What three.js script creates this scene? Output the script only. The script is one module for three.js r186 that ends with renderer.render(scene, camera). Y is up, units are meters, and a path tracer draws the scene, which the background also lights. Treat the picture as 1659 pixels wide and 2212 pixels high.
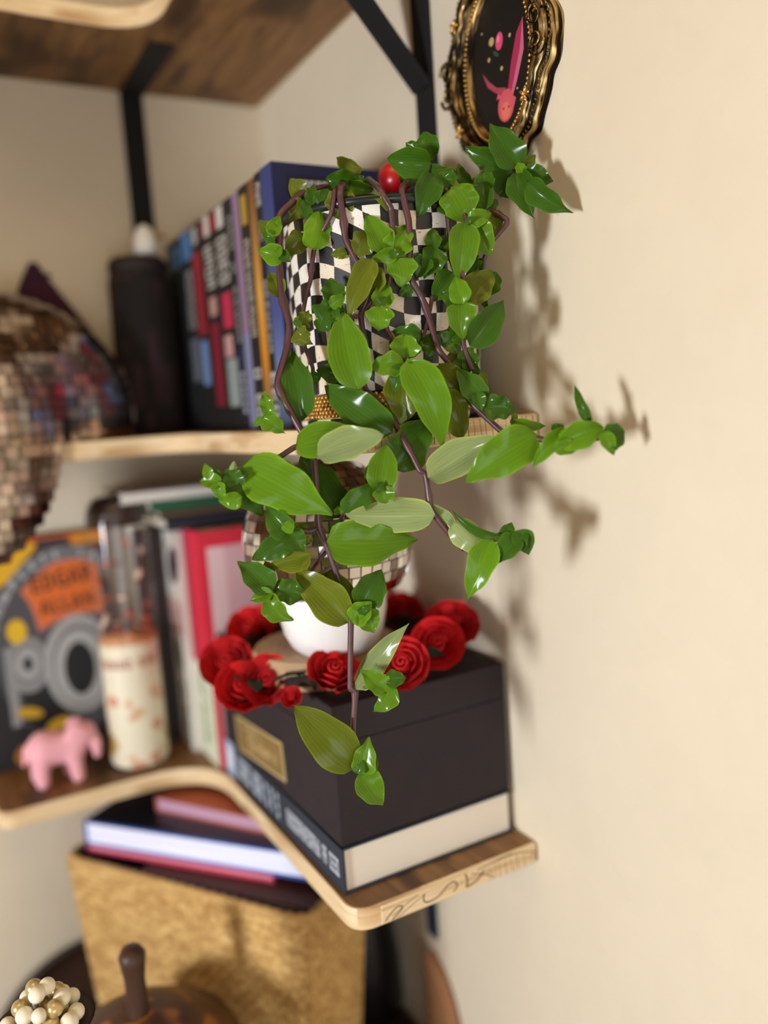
import * as THREE from 'three';
import { RoundedBoxGeometry } from 'three/addons/geometries/RoundedBoxGeometry.js';
import { mergeGeometries, mergeVertices } from 'three/addons/utils/BufferGeometryUtils.js';
import { MarchingCubes } from 'three/addons/objects/MarchingCubes.js';
import { RectAreaLightUniformsLib } from 'three/addons/lights/RectAreaLightUniformsLib.js';

// ---------------------------------------------------------------- camera, light, exposure
const W = 1659, H = 2212, F = 1783, EYE = 1.35;
const scene = new THREE.Scene();
scene.background = new THREE.Color(0x000000);
const camera = new THREE.PerspectiveCamera(2 * Math.atan(H / 2 / F) * 180 / Math.PI, W / H, 0.02, 20);
camera.position.set(-0.42, EYE, 1.0209);
camera.rotation.order = 'YXZ';
camera.rotation.set(-0.1223, -0.5031, -0.0697);
camera.focus = 0.578;
camera.userData.fStop = 1.45;
camera.updateMatrixWorld(true);
const renderer = new THREE.WebGLRenderer({ antialias: true });
renderer.toneMapping = THREE.LinearToneMapping;
renderer.toneMappingExposure = 0.79;
renderer.shadowMap.enabled = true;
RectAreaLightUniformsLib.init();
const RX0 = -1.65, RZ1 = 2.6, RH = 2.5;                  // the room: x from RX0 to 0, z from 0 to RZ1
// daylight from the window in the left wall, close to the back wall
const WIN = { y: 1.16, z: 0.9, w: 0.2, h: 0.27 };
const key = new THREE.RectAreaLight(new THREE.Color().setRGB(0.93, 0.99, 1.07), 170, WIN.w, WIN.h);
key.position.set(RX0 + 0.03, WIN.y, WIN.z); key.rotation.set(0, -Math.PI / 2, 0); key.castShadow = true; scene.add(key);
// softer daylight from the wide window behind the camera
const WIN2 = { x: -0.85, y: 0.8, w: 1.1, h: 0.9 };
const fill = new THREE.RectAreaLight(new THREE.Color().setRGB(0.9, 1, 1.12), 3.7, WIN2.w, WIN2.h);
fill.position.set(WIN2.x, WIN2.y, RZ1 - 0.03); fill.castShadow = true; scene.add(fill);
// warm panel lamp on the ceiling
const LAMP = { x: -0.6, z: 0.9, w: 0.45, h: 0.45 };
const lamp = new THREE.RectAreaLight(0xffd060, 2.2, LAMP.w, LAMP.h);
lamp.position.set(LAMP.x, RH - 0.045, LAMP.z); lamp.rotation.set(-Math.PI / 2, 0, 0);
lamp.castShadow = true; scene.add(lamp);

// ---------------------------------------------------------------- helpers
let seed = 12345;
const rnd = () => { seed = (seed * 1664525 + 1013904223) >>> 0; return seed / 4294967296; };
const rr = (a, b) => a + (b - a) * rnd();
const V = (x, y, z) => new THREE.Vector3(x, y, z);
const camRot = new THREE.Matrix4().extractRotation(camera.matrixWorld);
const ray = (u, v) => V((u - W / 2) / F, -(v - H / 2) / F, -1).applyMatrix4(camRot);
const at = (u, v, d) => camera.position.clone().addScaledVector(ray(u, v), d);
const onPlane = (u, v, axis, val) => { const r = ray(u, v), c = camera.position; return at(u, v, (val - c[axis]) / r[axis]); };
const used = {};
const numbered = (n) => { used[n] = (used[n] ?? -1) + 1; return used[n] ? `${n}_${String(used[n]).padStart(3, '0')}` : n; };
function tag(o, label, category, group, kind) {
  if (label) o.userData.label = label;
  if (category) o.userData.category = category;
  if (group) o.userData.group = group;
  if (kind) o.userData.kind = kind;
  return o;
}
function thing(name, label, category, pos = [0, 0, 0], ry = 0, group) {
  const g = new THREE.Group(); g.name = numbered(name); g.position.set(...pos); g.rotation.y = ry; scene.add(g);
  return tag(g, label, category, group);
}
function part(name, geo, mat, parent, label) {
  const m = new THREE.Mesh(geo, mat); m.name = name; m.castShadow = m.receiveShadow = true; parent.add(m);
  if (label) m.userData.label = label;
  return m;
}
function struct(name, geo, mat, pos) { const m = part(name, geo, mat, scene); m.name = name; m.position.set(...pos); m.userData.kind = 'structure'; return m; }
const merge = (list) => mergeGeometries(list.map((g) => { const q = g.index ? g.toNonIndexed() : g; for (const k of Object.keys(q.attributes)) if (!['position', 'normal', 'uv'].includes(k)) q.deleteAttribute(k); return q; }));
const rbox = (w, h, d, r = 0.002, x = 0, y = 0, z = 0) => new RoundedBoxGeometry(w, h, d, 2, r).translate(x, y, z);
const box = (w, h, d, x = 0, y = 0, z = 0) => new THREE.BoxGeometry(w, h, d).translate(x, y, z);
const cyl = (r0, r1, h, n = 32, x = 0, y = 0, z = 0) => new THREE.CylinderGeometry(r0, r1, h, n).translate(x, y, z);
const lathe = (pts, n = 64) => new THREE.LatheGeometry(pts.map((p) => new THREE.Vector2(p[0], p[1])), n);
const M = (color, rough = 0.6, o = {}) => new THREE.MeshStandardMaterial({ color, roughness: rough, side: THREE.DoubleSide, ...o });
// value noise
function hash(x, y, s) { let h = (x * 374761393 + y * 668265263 + s * 982451653) | 0; h = Math.imul(h ^ (h >>> 13), 1274126177); return ((h ^ (h >>> 16)) >>> 0) / 4294967296; }
function noise(x, y, s, px = 1e9, py = 1e9) {
  const xi = Math.floor(x), yi = Math.floor(y), fx = x - xi, fy = y - yi, u = fx * fx * (3 - 2 * fx), v = fy * fy * (3 - 2 * fy);
  const w = (a, p) => ((a % p) + p) % p, h = (a, b) => hash(w(a, px), w(b, py), s);
  return (h(xi, yi) * (1 - u) + h(xi + 1, yi) * u) * (1 - v) + (h(xi, yi + 1) * (1 - u) + h(xi + 1, yi + 1) * u) * v;
}
const fbm = (x, y, s, px, py, n = 4) => { let a = 0, k = 0.5, t = 0; for (let i = 0; i < n; i++) { a += k * noise(x, y, s + i, px, py); t += k; x *= 2; y *= 2; px *= 2; py *= 2; k *= 0.5; } return a / t; };
// a tiling DataTexture from f(u, v) -> [r, g, b] in 0..255 or a grey number
function dataTex(n, f, srgb = true, rep = 1) {
  const d = new Uint8Array(n * n * 4);
  for (let j = 0; j < n; j++) for (let i = 0; i < n; i++) {
    const c = f(i / n, j / n), k = (j * n + i) * 4;
    if (typeof c === 'number') d[k] = d[k + 1] = d[k + 2] = Math.max(0, Math.min(255, c)); else for (let q = 0; q < 3; q++) d[k + q] = Math.max(0, Math.min(255, c[q]));
    d[k + 3] = 255;
  }
  const t = new THREE.DataTexture(d, n, n); t.wrapS = t.wrapT = THREE.RepeatWrapping; t.magFilter = t.minFilter = THREE.LinearFilter;
  if (srgb) t.colorSpace = THREE.SRGBColorSpace; t.repeat.set(rep, rep); t.needsUpdate = true; return t;
}
function canvasTex(w, h, draw) {
  const c = document.createElement('canvas'); c.width = w; c.height = h; draw(c.getContext('2d'), w, h);
  const t = new THREE.CanvasTexture(c); t.colorSpace = THREE.SRGBColorSpace; t.magFilter = THREE.LinearFilter; return t;
}
const lerp3 = (a, b, t) => [a[0] + (b[0] - a[0]) * t, a[1] + (b[1] - a[1]) * t, a[2] + (b[2] - a[2]) * t];
const sm = (a, b, x) => { const t = Math.max(0, Math.min(1, (x - a) / (b - a))); return t * t * (3 - 2 * t); };
// planar UVs in metres from two position axes
function uvFrom(geo, fn) { const p = geo.attributes.position, n = geo.attributes.normal, uv = new Float32Array(p.count * 2); for (let i = 0; i < p.count; i++) { const r = fn(p.getX(i), p.getY(i), p.getZ(i), n.getX(i), n.getY(i), n.getZ(i)); uv[2 * i] = r[0]; uv[2 * i + 1] = r[1]; } geo.setAttribute('uv', new THREE.BufferAttribute(uv, 2)); return geo; }
const boxUV = (geo) => uvFrom(geo, (x, y, z, nx, ny, nz) => Math.abs(ny) > 0.7 ? [x, z] : Math.abs(nx) > 0.7 ? [z, y] : [x, y]);
// tube with a radius along its length
function tube(pts, rad, seg = 40, rs = 8, ten = null) {
  const curve = new THREE.CatmullRomCurve3(pts, false, ten === null ? 'centripetal' : 'catmullrom', ten ?? 0.5), fr = curve.computeFrenetFrames(seg, false), pos = [], nor = [], uv = [], idx = [];
  for (let i = 0; i <= seg; i++) {
    const t = i / seg, c = curve.getPointAt(t), r = typeof rad === 'function' ? rad(t) : rad;
    for (let j = 0; j <= rs; j++) { const a = j / rs * Math.PI * 2, n = fr.normals[i].clone().multiplyScalar(Math.cos(a)).addScaledVector(fr.binormals[i], Math.sin(a)); pos.push(c.x + n.x * r, c.y + n.y * r, c.z + n.z * r); nor.push(n.x, n.y, n.z); uv.push(j / rs, t); }
  }
  for (let i = 0; i < seg; i++) for (let j = 0; j < rs; j++) { const a = i * (rs + 1) + j, b = a + rs + 1; idx.push(a, a + 1, b, b, a + 1, b + 1); }
  const g = new THREE.BufferGeometry(); g.setAttribute('position', new THREE.Float32BufferAttribute(pos, 3)); g.setAttribute('normal', new THREE.Float32BufferAttribute(nor, 3)); g.setAttribute('uv', new THREE.Float32BufferAttribute(uv, 2)); g.setIndex(idx); return g;
}
// grid surface from f(u, v) -> Vector3
function grid(nu, nv, f) {
  const pos = [], uv = [], idx = [];
  for (let j = 0; j <= nv; j++) for (let i = 0; i <= nu; i++) { const p = f(i / nu, j / nv); pos.push(p.x, p.y, p.z); uv.push(i / nu, j / nv); }
  for (let j = 0; j < nv; j++) for (let i = 0; i < nu; i++) { const a = j * (nu + 1) + i, b = a + nu + 1; idx.push(a, a + 1, b, b, a + 1, b + 1); }
  const g = new THREE.BufferGeometry(); g.setAttribute('position', new THREE.Float32BufferAttribute(pos, 3)); g.setAttribute('uv', new THREE.Float32BufferAttribute(uv, 2)); g.setIndex(idx); g.computeVertexNormals(); return g;
}
// closed surface of a signed distance field inside a box, by marching cubes
function sdfGeo(sdf, c, half, res) {
  const mc = new MarchingCubes(res, new THREE.MeshStandardMaterial(), false, false, 200000); mc.isolation = 0;
  for (let k = 0; k < res; k++) for (let j = 0; j < res; j++) for (let i = 0; i < res; i++) mc.field[i + j * res + k * res * res] = -sdf(c[0] + (i - res / 2) / (res / 2) * half, c[1] + (j - res / 2) / (res / 2) * half, c[2] + (k - res / 2) / (res / 2) * half);
  mc.update();
  const n = mc.count, g = new THREE.BufferGeometry();
  const p = new Float32Array(mc.positionArray.slice(0, n * 3)); for (let i = 0; i < n * 3; i++) p[i] = c[i % 3] + p[i] * half;
  g.setAttribute('position', new THREE.BufferAttribute(p, 3)); const m = mergeVertices(g, 1e-5); m.computeVertexNormals(); return m;
}
const smin = (a, b, k) => { const h = Math.max(k - Math.abs(a - b), 0) / k; return Math.min(a, b) - h * h * k * 0.25; };
const capsule = (p, a, b, r0, r1) => { const ab = b.clone().sub(a), t = Math.max(0, Math.min(1, p.clone().sub(a).dot(ab) / ab.dot(ab))); return p.distanceTo(a.clone().addScaledVector(ab, t)) - (r0 + (r1 - r0) * t); };
// letter-like marks for print that is out of focus and cannot be read in the photograph
function marks(ctx, x, y, w, h, color, vertical = false) {
  ctx.fillStyle = color; const n = Math.max(3, Math.round((vertical ? h : w) / ((vertical ? w : h) * 0.62)));
  for (let i = 0; i < n; i++) {
    if (rnd() < 0.1) continue;
    const s = (vertical ? h : w) / n, a = vertical ? y + i * s : x + i * s, q = s * 0.78, b = vertical ? x : y, t = vertical ? w : h, kind = Math.floor(rnd() * 4);
    const R = (p0, q0, p1, q1) => vertical ? ctx.fillRect(b + q0 * t, a + p0 * q, (q1 - q0) * t, (p1 - p0) * q) : ctx.fillRect(a + p0 * q, b + q0 * t, (p1 - p0) * q, (q1 - q0) * t);
    R(0, 0, 0.3, 1); if (kind !== 1) R(0.7, 0, 1, 1); if (kind !== 2) R(0, 0, 1, 0.2); if (kind !== 3) R(0, 0.42, 1, 0.6); if (kind > 0) R(0, 0.8, 1, 1);
  }
}
// ---------------------------------------------------------------- shared materials
const plasterMap = dataTex(512, (u, v) => { const k = fbm(u * 6, v * 6, 3, 6, 6, 4) - 0.5, q = fbm(u * 40, v * 40, 9, 40, 40, 2) - 0.5; return [227 + k * 9 + q * 3, 212 + k * 9 + q * 3, 185 + k * 10 + q * 3]; });
const plasterBump = dataTex(512, (u, v) => { const a = fbm(u * 24, v * 24, 21, 24, 24, 4), b = fbm(u * 7, v * 7, 33, 7, 7, 3), d = sm(0.68, 0.8, noise(u * 16, v * 16, 41, 16, 16)); return 90 + a * 50 + b * 60 + d * 50; }, false);
const plaster = new THREE.MeshStandardMaterial({ map: plasterMap, bumpMap: plasterBump, bumpScale: 0.0012, roughness: 0.75 });
const woodF = (dark, mid, light, s) => (u, v) => {
  const w = fbm(u * 10, v * 3, s, 10, 3, 3), g = fbm(u * 46 + 0, v * 4, s + 7, 46, 4, 3), f = noise(u * 150, v * 8, s + 11, 150, 8), band = 0.5 + 0.5 * Math.sin((u * 14 + w * 3.2) * 6.2832);
  let c = lerp3(mid, light, sm(0.35, 0.75, g) * 0.7 + band * 0.25); c = lerp3(c, dark, sm(0.52, 0.78, w) * 0.75 + sm(0.7, 0.95, f) * 0.25); return c;
};
const shelfTopTex = dataTex(512, woodF([52, 32, 16], [122, 84, 46], [150, 110, 64], 51), true, 2.5);
const shelfTop = new THREE.MeshStandardMaterial({ map: shelfTopTex, roughness: 0.55 });
const shelfEdgeTex = dataTex(256, woodF([182, 140, 92], [226, 196, 150], [238, 214, 172], 77), true, 4);
const shelfEdge = new THREE.MeshStandardMaterial({ map: shelfEdgeTex, roughness: 0.6 });
const blackMetal = M(0x050404, 0.8);
const tanPaint = new THREE.MeshStandardMaterial({ color: 0x8a6a3a, bumpMap: plasterBump, bumpScale: 0.0012, roughness: 0.8 });
const steel = M(0xb9b4aa, 0.3, { metalness: 1 });
const goldNoise = dataTex(256, (u, v) => { const a = fbm(u * 12, v * 12, 5, 12, 12, 4), b = fbm(u * 50, v * 50, 15, 50, 50, 2), k = sm(0.38, 0.62, a * 0.7 + b * 0.35); return lerp3([206, 172, 108], [26, 17, 9], k); });
const goldOld = new THREE.MeshStandardMaterial({ map: goldNoise, metalness: 0.85, roughness: 0.33, side: THREE.DoubleSide });
const goldClean = M(0xe2b668, 0.28, { metalness: 0.9 });
const paper = M(0xe6dcc8, 0.85);

// ---------------------------------------------------------------- the setting
const T = 0.12;
const wallUV = (g) => uvFrom(g, (x, y, z, nx, ny) => Math.abs(nx) > 0.7 ? [z, y] : Math.abs(ny) > 0.7 ? [x, z] : [x, y]);
struct('wall_back', wallUV(box(-RX0 + T * 2, RH, T)), plaster, [RX0 / 2, RH / 2, -T / 2]);
struct('wall_right', wallUV(box(T, RH, RZ1)), plaster, [T / 2, RH / 2, RZ1 / 2]);
{ // the front wall behind the camera, with its wide window
  const y0 = WIN2.y - WIN2.h / 2, y1 = WIN2.y + WIN2.h / 2, x0 = WIN2.x - WIN2.w / 2, x1 = WIN2.x + WIN2.w / 2, X0 = RX0 - T, X1 = T;
  struct('wall_front', wallUV(merge([box(X1 - X0, y0, T, (X0 + X1) / 2, y0 / 2, 0), box(X1 - X0, RH - y1, T, (X0 + X1) / 2, (RH + y1) / 2, 0), box(x0 - X0, y1 - y0, T, (X0 + x0) / 2, WIN2.y, 0), box(X1 - x1, y1 - y0, T, (X1 + x1) / 2, WIN2.y, 0)])), plaster, [0, 0, RZ1 + T / 2]);
  const f = 0.04, w = struct('window_2', merge([box(WIN2.w + 2 * f, f, 0.05, 0, WIN2.h / 2 + f / 2, 0), box(WIN2.w + 2 * f, f, 0.05, 0, -WIN2.h / 2 - f / 2, 0), box(f, WIN2.h, 0.05, WIN2.w / 2 + f / 2, 0, 0), box(f, WIN2.h, 0.05, -WIN2.w / 2 - f / 2, 0, 0)]), M(0xeeeae2, 0.5), [WIN2.x, WIN2.y, RZ1 - 0.026]);
  part('window_pane', box(WIN2.w - 0.002, WIN2.h - 0.002, 0.006, 0, 0, 0.07), new THREE.MeshStandardMaterial({ color: 0xffffff, emissive: 0xf2f7ff, emissiveIntensity: 1, roughness: 0.4 }), w);
}
{ // the left wall, with the window's opening
  const y0 = WIN.y - WIN.h / 2, y1 = WIN.y + WIN.h / 2, z0 = WIN.z - WIN.w / 2, z1 = WIN.z + WIN.w / 2;
  const g = merge([box(T, y0, RZ1, 0, y0 / 2, RZ1 / 2), box(T, RH - y1, RZ1, 0, (RH + y1) / 2, RZ1 / 2), box(T, y1 - y0, z0, 0, WIN.y, z0 / 2), box(T, y1 - y0, RZ1 - z1, 0, WIN.y, (RZ1 + z1) / 2)]);
  struct('wall_left', wallUV(g), tanPaint, [RX0 - T / 2, 0, 0]);
  const f = 0.035, fr = merge([box(0.05, f, WIN.w + f * 2, 0, WIN.h / 2 + f / 2, 0), box(0.05, f, WIN.w + f * 2, 0, -WIN.h / 2 - f / 2, 0), box(0.05, WIN.h, f, 0, 0, WIN.w / 2 + f / 2), box(0.05, WIN.h, f, 0, 0, -WIN.w / 2 - f / 2)]);
  const w = struct('window_1', fr, M(0xeeeae2, 0.5), [RX0 + 0.026, WIN.y, WIN.z]);
  part('window_pane', box(0.006, WIN.h - 0.002, WIN.w - 0.002, -0.07, 0, 0), new THREE.MeshStandardMaterial({ color: 0xffffff, emissive: 0xf4f8ff, emissiveIntensity: 1.2, roughness: 0.4 }), w);
}
const floorTex = dataTex(256, woodF([120, 100, 84], [176, 158, 138], [196, 180, 160], 91), true, 1);
struct('floor', uvFrom(box(-RX0 + T * 2, 0.1, RZ1 + T * 2), (x, y, z) => [x, z]), new THREE.MeshStandardMaterial({ map: floorTex, roughness: 0.5 }), [RX0 / 2, -0.05, RZ1 / 2]);
struct('ceiling', box(-RX0 + T * 2, 0.1, RZ1 + T * 2), M(0xe8e0d0, 0.9), [RX0 / 2, RH + 0.05, RZ1 / 2]);
{
  const t = thing('ceiling_lamp', 'flat square warm panel lamp on the ceiling', 'lamp', [LAMP.x, RH, LAMP.z]);
  part('housing', rbox(LAMP.w + 0.04, 0.03, LAMP.h + 0.04, 0.005, 0, -0.015, 0), M(0xdedbd4, 0.5), t);
  part('diffuser', box(LAMP.w, 0.006, LAMP.h, 0, -0.034, 0), new THREE.MeshStandardMaterial({ color: 0xffffff, emissive: 0xffd060, emissiveIntensity: 3, roughness: 0.5 }), t);
}

// ---------------------------------------------------------------- three corner shelves
const MID = EYE - 0.0102, LOW = EYE - 0.3759, UPB = EYE + 0.3875, ST = 0.0185;   // tops of the middle and low shelf, underside of the upper one
const crackTex = (fine) => canvasTex(1024, 128, (c, w, h) => {
  const id = c.createImageData(w, h), f = woodF([196, 160, 116], [222, 194, 152], [232, 208, 168], 61);
  for (let j = 0; j < h; j++) for (let i = 0; i < w; i++) { const q = f(j / h * 0.4, i / w * 0.7), k = (j * w + i) * 4; id.data[k] = q[0]; id.data[k + 1] = q[1]; id.data[k + 2] = q[2]; id.data[k + 3] = 255; }
  c.putImageData(id, 0, 0); c.lineCap = 'round'; c.lineJoin = 'round';
  const S = (wd, pts, a = 0.9) => { c.strokeStyle = `rgba(74,44,26,${a})`; c.lineWidth = wd; c.beginPath(); c.moveTo(...pts[0]); for (let i = 1; i < pts.length - 1; i++) c.quadraticCurveTo(...pts[i], (pts[i][0] + pts[i + 1][0]) / 2, (pts[i][1] + pts[i + 1][1]) / 2); c.lineTo(...pts[pts.length - 1]); c.stroke(); };
  if (fine) for (let i = 0; i < 26; i++) { const x = 30 + i * 38 + rr(-8, 8); S(rr(2, 6), [[x, 0], [x + rr(-10, 14), 40], [x + rr(-10, 20), 128]], rr(0.5, 0.95)); }
  else {
    S(7, [[20, 100], [80, 40], [140, 60], [60, 110]]); S(4, [[60, 90], [150, 50], [220, 30]]); S(4, [[90, 110], [180, 70], [260, 40]]);
    S(8, [[260, 40], [240, 70], [280, 100], [360, 80], [400, 40], [450, 30], [470, 70], [440, 90]]); S(10, [[520, 20], [540, 70], [510, 100], [600, 84], [640, 40]]); S(5, [[560, 30], [640, 60], [700, 100]]);
    for (let i = 0; i < 13; i++) { const x = 660 + i * 27 + rr(-6, 6); S(rr(2, 5), [[x, 20 + rr(0, 20)], [x + 8, 60], [x + rr(-6, 16), 120]], rr(0.45, 0.85)); }
    S(6, [[600, 22], [760, 10], [900, 16], [1020, 60]]);
  }
  S(5, [[0, 3], [300, 6], [700, 2], [1024, 4]], 0.6);
});
function cornerShelf(y, o, label) {
  const t = thing('corner_shelf', label, 'shelf', [0, y, 0], 0), s = new THREE.Shape(), { L, d, d2, wd, r = 0.022, R = 0.055 } = o;
  s.moveTo(-0.002, -0.002); s.lineTo(-0.002, -L); s.lineTo(-d + r, -L); s.quadraticCurveTo(-d, -L, -d, -L + r); s.lineTo(-d, -d2 - R); s.quadraticCurveTo(-d, -d2, -d - R, -d2); s.lineTo(-wd + r, -d2); s.quadraticCurveTo(-wd, -d2, -wd, -d2 + r); s.lineTo(-wd, -0.002);
  const g = new THREE.ExtrudeGeometry(s, { depth: ST - 0.004, bevelEnabled: true, bevelThickness: 0.002, bevelSize: 0.0016, bevelOffset: -0.0016, bevelSegments: 2, curveSegments: 16 });
  g.rotateX(-Math.PI / 2); g.translate(0, -ST + 0.002, 0);
  uvFrom(g, (x, yy, z, nx, ny, nz) => Math.abs(ny) > 0.7 ? [x, z] : Math.abs(nx) > Math.abs(nz) ? [yy, z] : [yy, x]);
  part('board', g, [shelfTop, shelfEdge], t);
  part('end_grain', uvFrom(rbox(d - r - 0.006, ST - 0.003, 0.0016, 0.0007, -(d - r) / 2, -ST / 2, L + 0.0004), (x, yy) => [1 + x / (d - r - 0.003), 1 + yy / ST]), new THREE.MeshStandardMaterial({ map: crackTex(o.fine), roughness: 0.7 }), t, 'pale burnt end of the board with dark cracks');
  return t;
}
cornerShelf(UPB + ST, { L: 0.53, d: 0.172, d2: 0.158, wd: 0.42 }, 'brown wooden corner shelf at the top of the photo, seen from below on black brackets');
cornerShelf(MID, { L: 0.5172, d: 0.1775, d2: 0.152, wd: 0.42, fine: true }, 'wooden corner shelf at eye height carrying the checkered pot and the row of comics');
cornerShelf(LOW, { L: 0.4892, d: 0.1775, d2: 0.135, wd: 0.398, r: 0.02, R: 0.075 }, 'lowest wooden corner shelf with pale rounded edge under the dark box and pink elephant');

{ // unseen cupboard, added to keep the window's light off the upper back wall
  const t = thing('added_wall_cupboard', 'added brown wall cupboard, unseen, blocking window light from the back wall', 'cupboard', [-0.88, 1.28, 0.0]), wm = new THREE.MeshStandardMaterial({ map: shelfTopTex, roughness: 0.55 });
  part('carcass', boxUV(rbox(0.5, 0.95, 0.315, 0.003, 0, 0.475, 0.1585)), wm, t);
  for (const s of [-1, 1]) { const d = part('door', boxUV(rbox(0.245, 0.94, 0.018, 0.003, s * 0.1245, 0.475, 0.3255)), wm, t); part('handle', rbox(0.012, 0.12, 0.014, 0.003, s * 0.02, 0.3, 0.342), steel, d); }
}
// ---------------------------------------------------------------- shelf brackets
{
  const t = thing('shelf_bracket', 'black flat steel angle bracket on the back wall under the top shelf', 'bracket', [-0.1575, UPB, 0]);
  part('post', rbox(0.026, 0.175, 0.004, 0.001, 0, -0.0875, 0.0022), blackMetal, t); part('arm', rbox(0.026, 0.004, 0.142, 0.001, 0, -0.0022, 0.071), blackMetal, t);
  for (const y of [-0.05, -0.14]) part('screw', cyl(0.004, 0.004, 0.002, 16).rotateX(Math.PI / 2).translate(0, y, 0.005), blackMetal, t);
}
{
  const t = thing('shelf_bracket', 'black steel bracket with a diagonal brace on the right wall beside the gold frame', 'bracket', [0, UPB, 0.388]);
  part('post', rbox(0.004, 0.215, 0.026, 0.001, -0.0022, -0.1075, 0), blackMetal, t); part('arm', rbox(0.15, 0.004, 0.026, 0.001, -0.075, -0.0022, 0), blackMetal, t);
  const a = V(-0.0042, -0.114, 0), b = V(-0.102, -0.004, 0), m = a.clone().add(b).multiplyScalar(0.5);
  part('brace', rbox(a.distanceTo(b), 0.004, 0.026, 0.001).rotateZ(Math.atan2(b.y - a.y, b.x - a.x)).translate(m.x, m.y, m.z), blackMetal, t);
}
{
  const t = thing('shelf_bracket', 'dark blue foot of a bracket showing under the lowest shelf at the right wall', 'bracket', [0, LOW - ST, 0.306]);
  part('post', rbox(0.004, 0.17, 0.018, 0.001, -0.0022, -0.085, 0), M(0x1a2c40, 0.4), t); part('arm', rbox(0.13, 0.004, 0.018, 0.001, -0.065, -0.0022, 0), M(0x1a2c40, 0.4), t);
}
// ---------------------------------------------------------------- books
function book(name, label, o) {
  const { pos, d, h, t, color, ry = 0, lie = false, spine, front, page = paper, group, rough = 0.62 } = o;
  const g = thing(name, label, 'book', pos, ry, group), body = new THREE.Group();
  if (lie) g.rotation.x = Math.PI / 2;
  const cm = typeof color === 'object' ? color : M(color, rough), c = 0.0018;
  part('cover', merge([rbox(c, h, t, 0.0006, c / 2, h / 2, t / 2), rbox(d, h, c, 0.0006, d / 2, h / 2, t - c / 2), rbox(d, h, c, 0.0006, d / 2, h / 2, c / 2)]), cm, g);
  part('pages', box(d - 0.005, h - 0.005, t - 2 * c - 0.0002, d / 2 - 0.0005, h / 2, t / 2), page, g);
  if (spine) part('spine_print', uvFrom(box(0.0006, h - 0.001, t - 0.001, -0.0002, h / 2, t / 2), (x, y, z) => [z / t, y / h]), new THREE.MeshStandardMaterial({ map: spine, roughness: rough }), g);
  if (front) part('front_print', uvFrom(box(d - 0.001, h - 0.001, 0.0006, d / 2, h / 2, t + 0.0002), (x, y, z) => [x / d, y / h]), new THREE.MeshStandardMaterial({ map: front, roughness: rough }), g);
  return g;
}
const spineTex = (bg, draw, w = 64, h = 512) => canvasTex(w, h, (c) => { c.fillStyle = bg; c.fillRect(0, 0, w, h); draw(c, w, h); });
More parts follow.
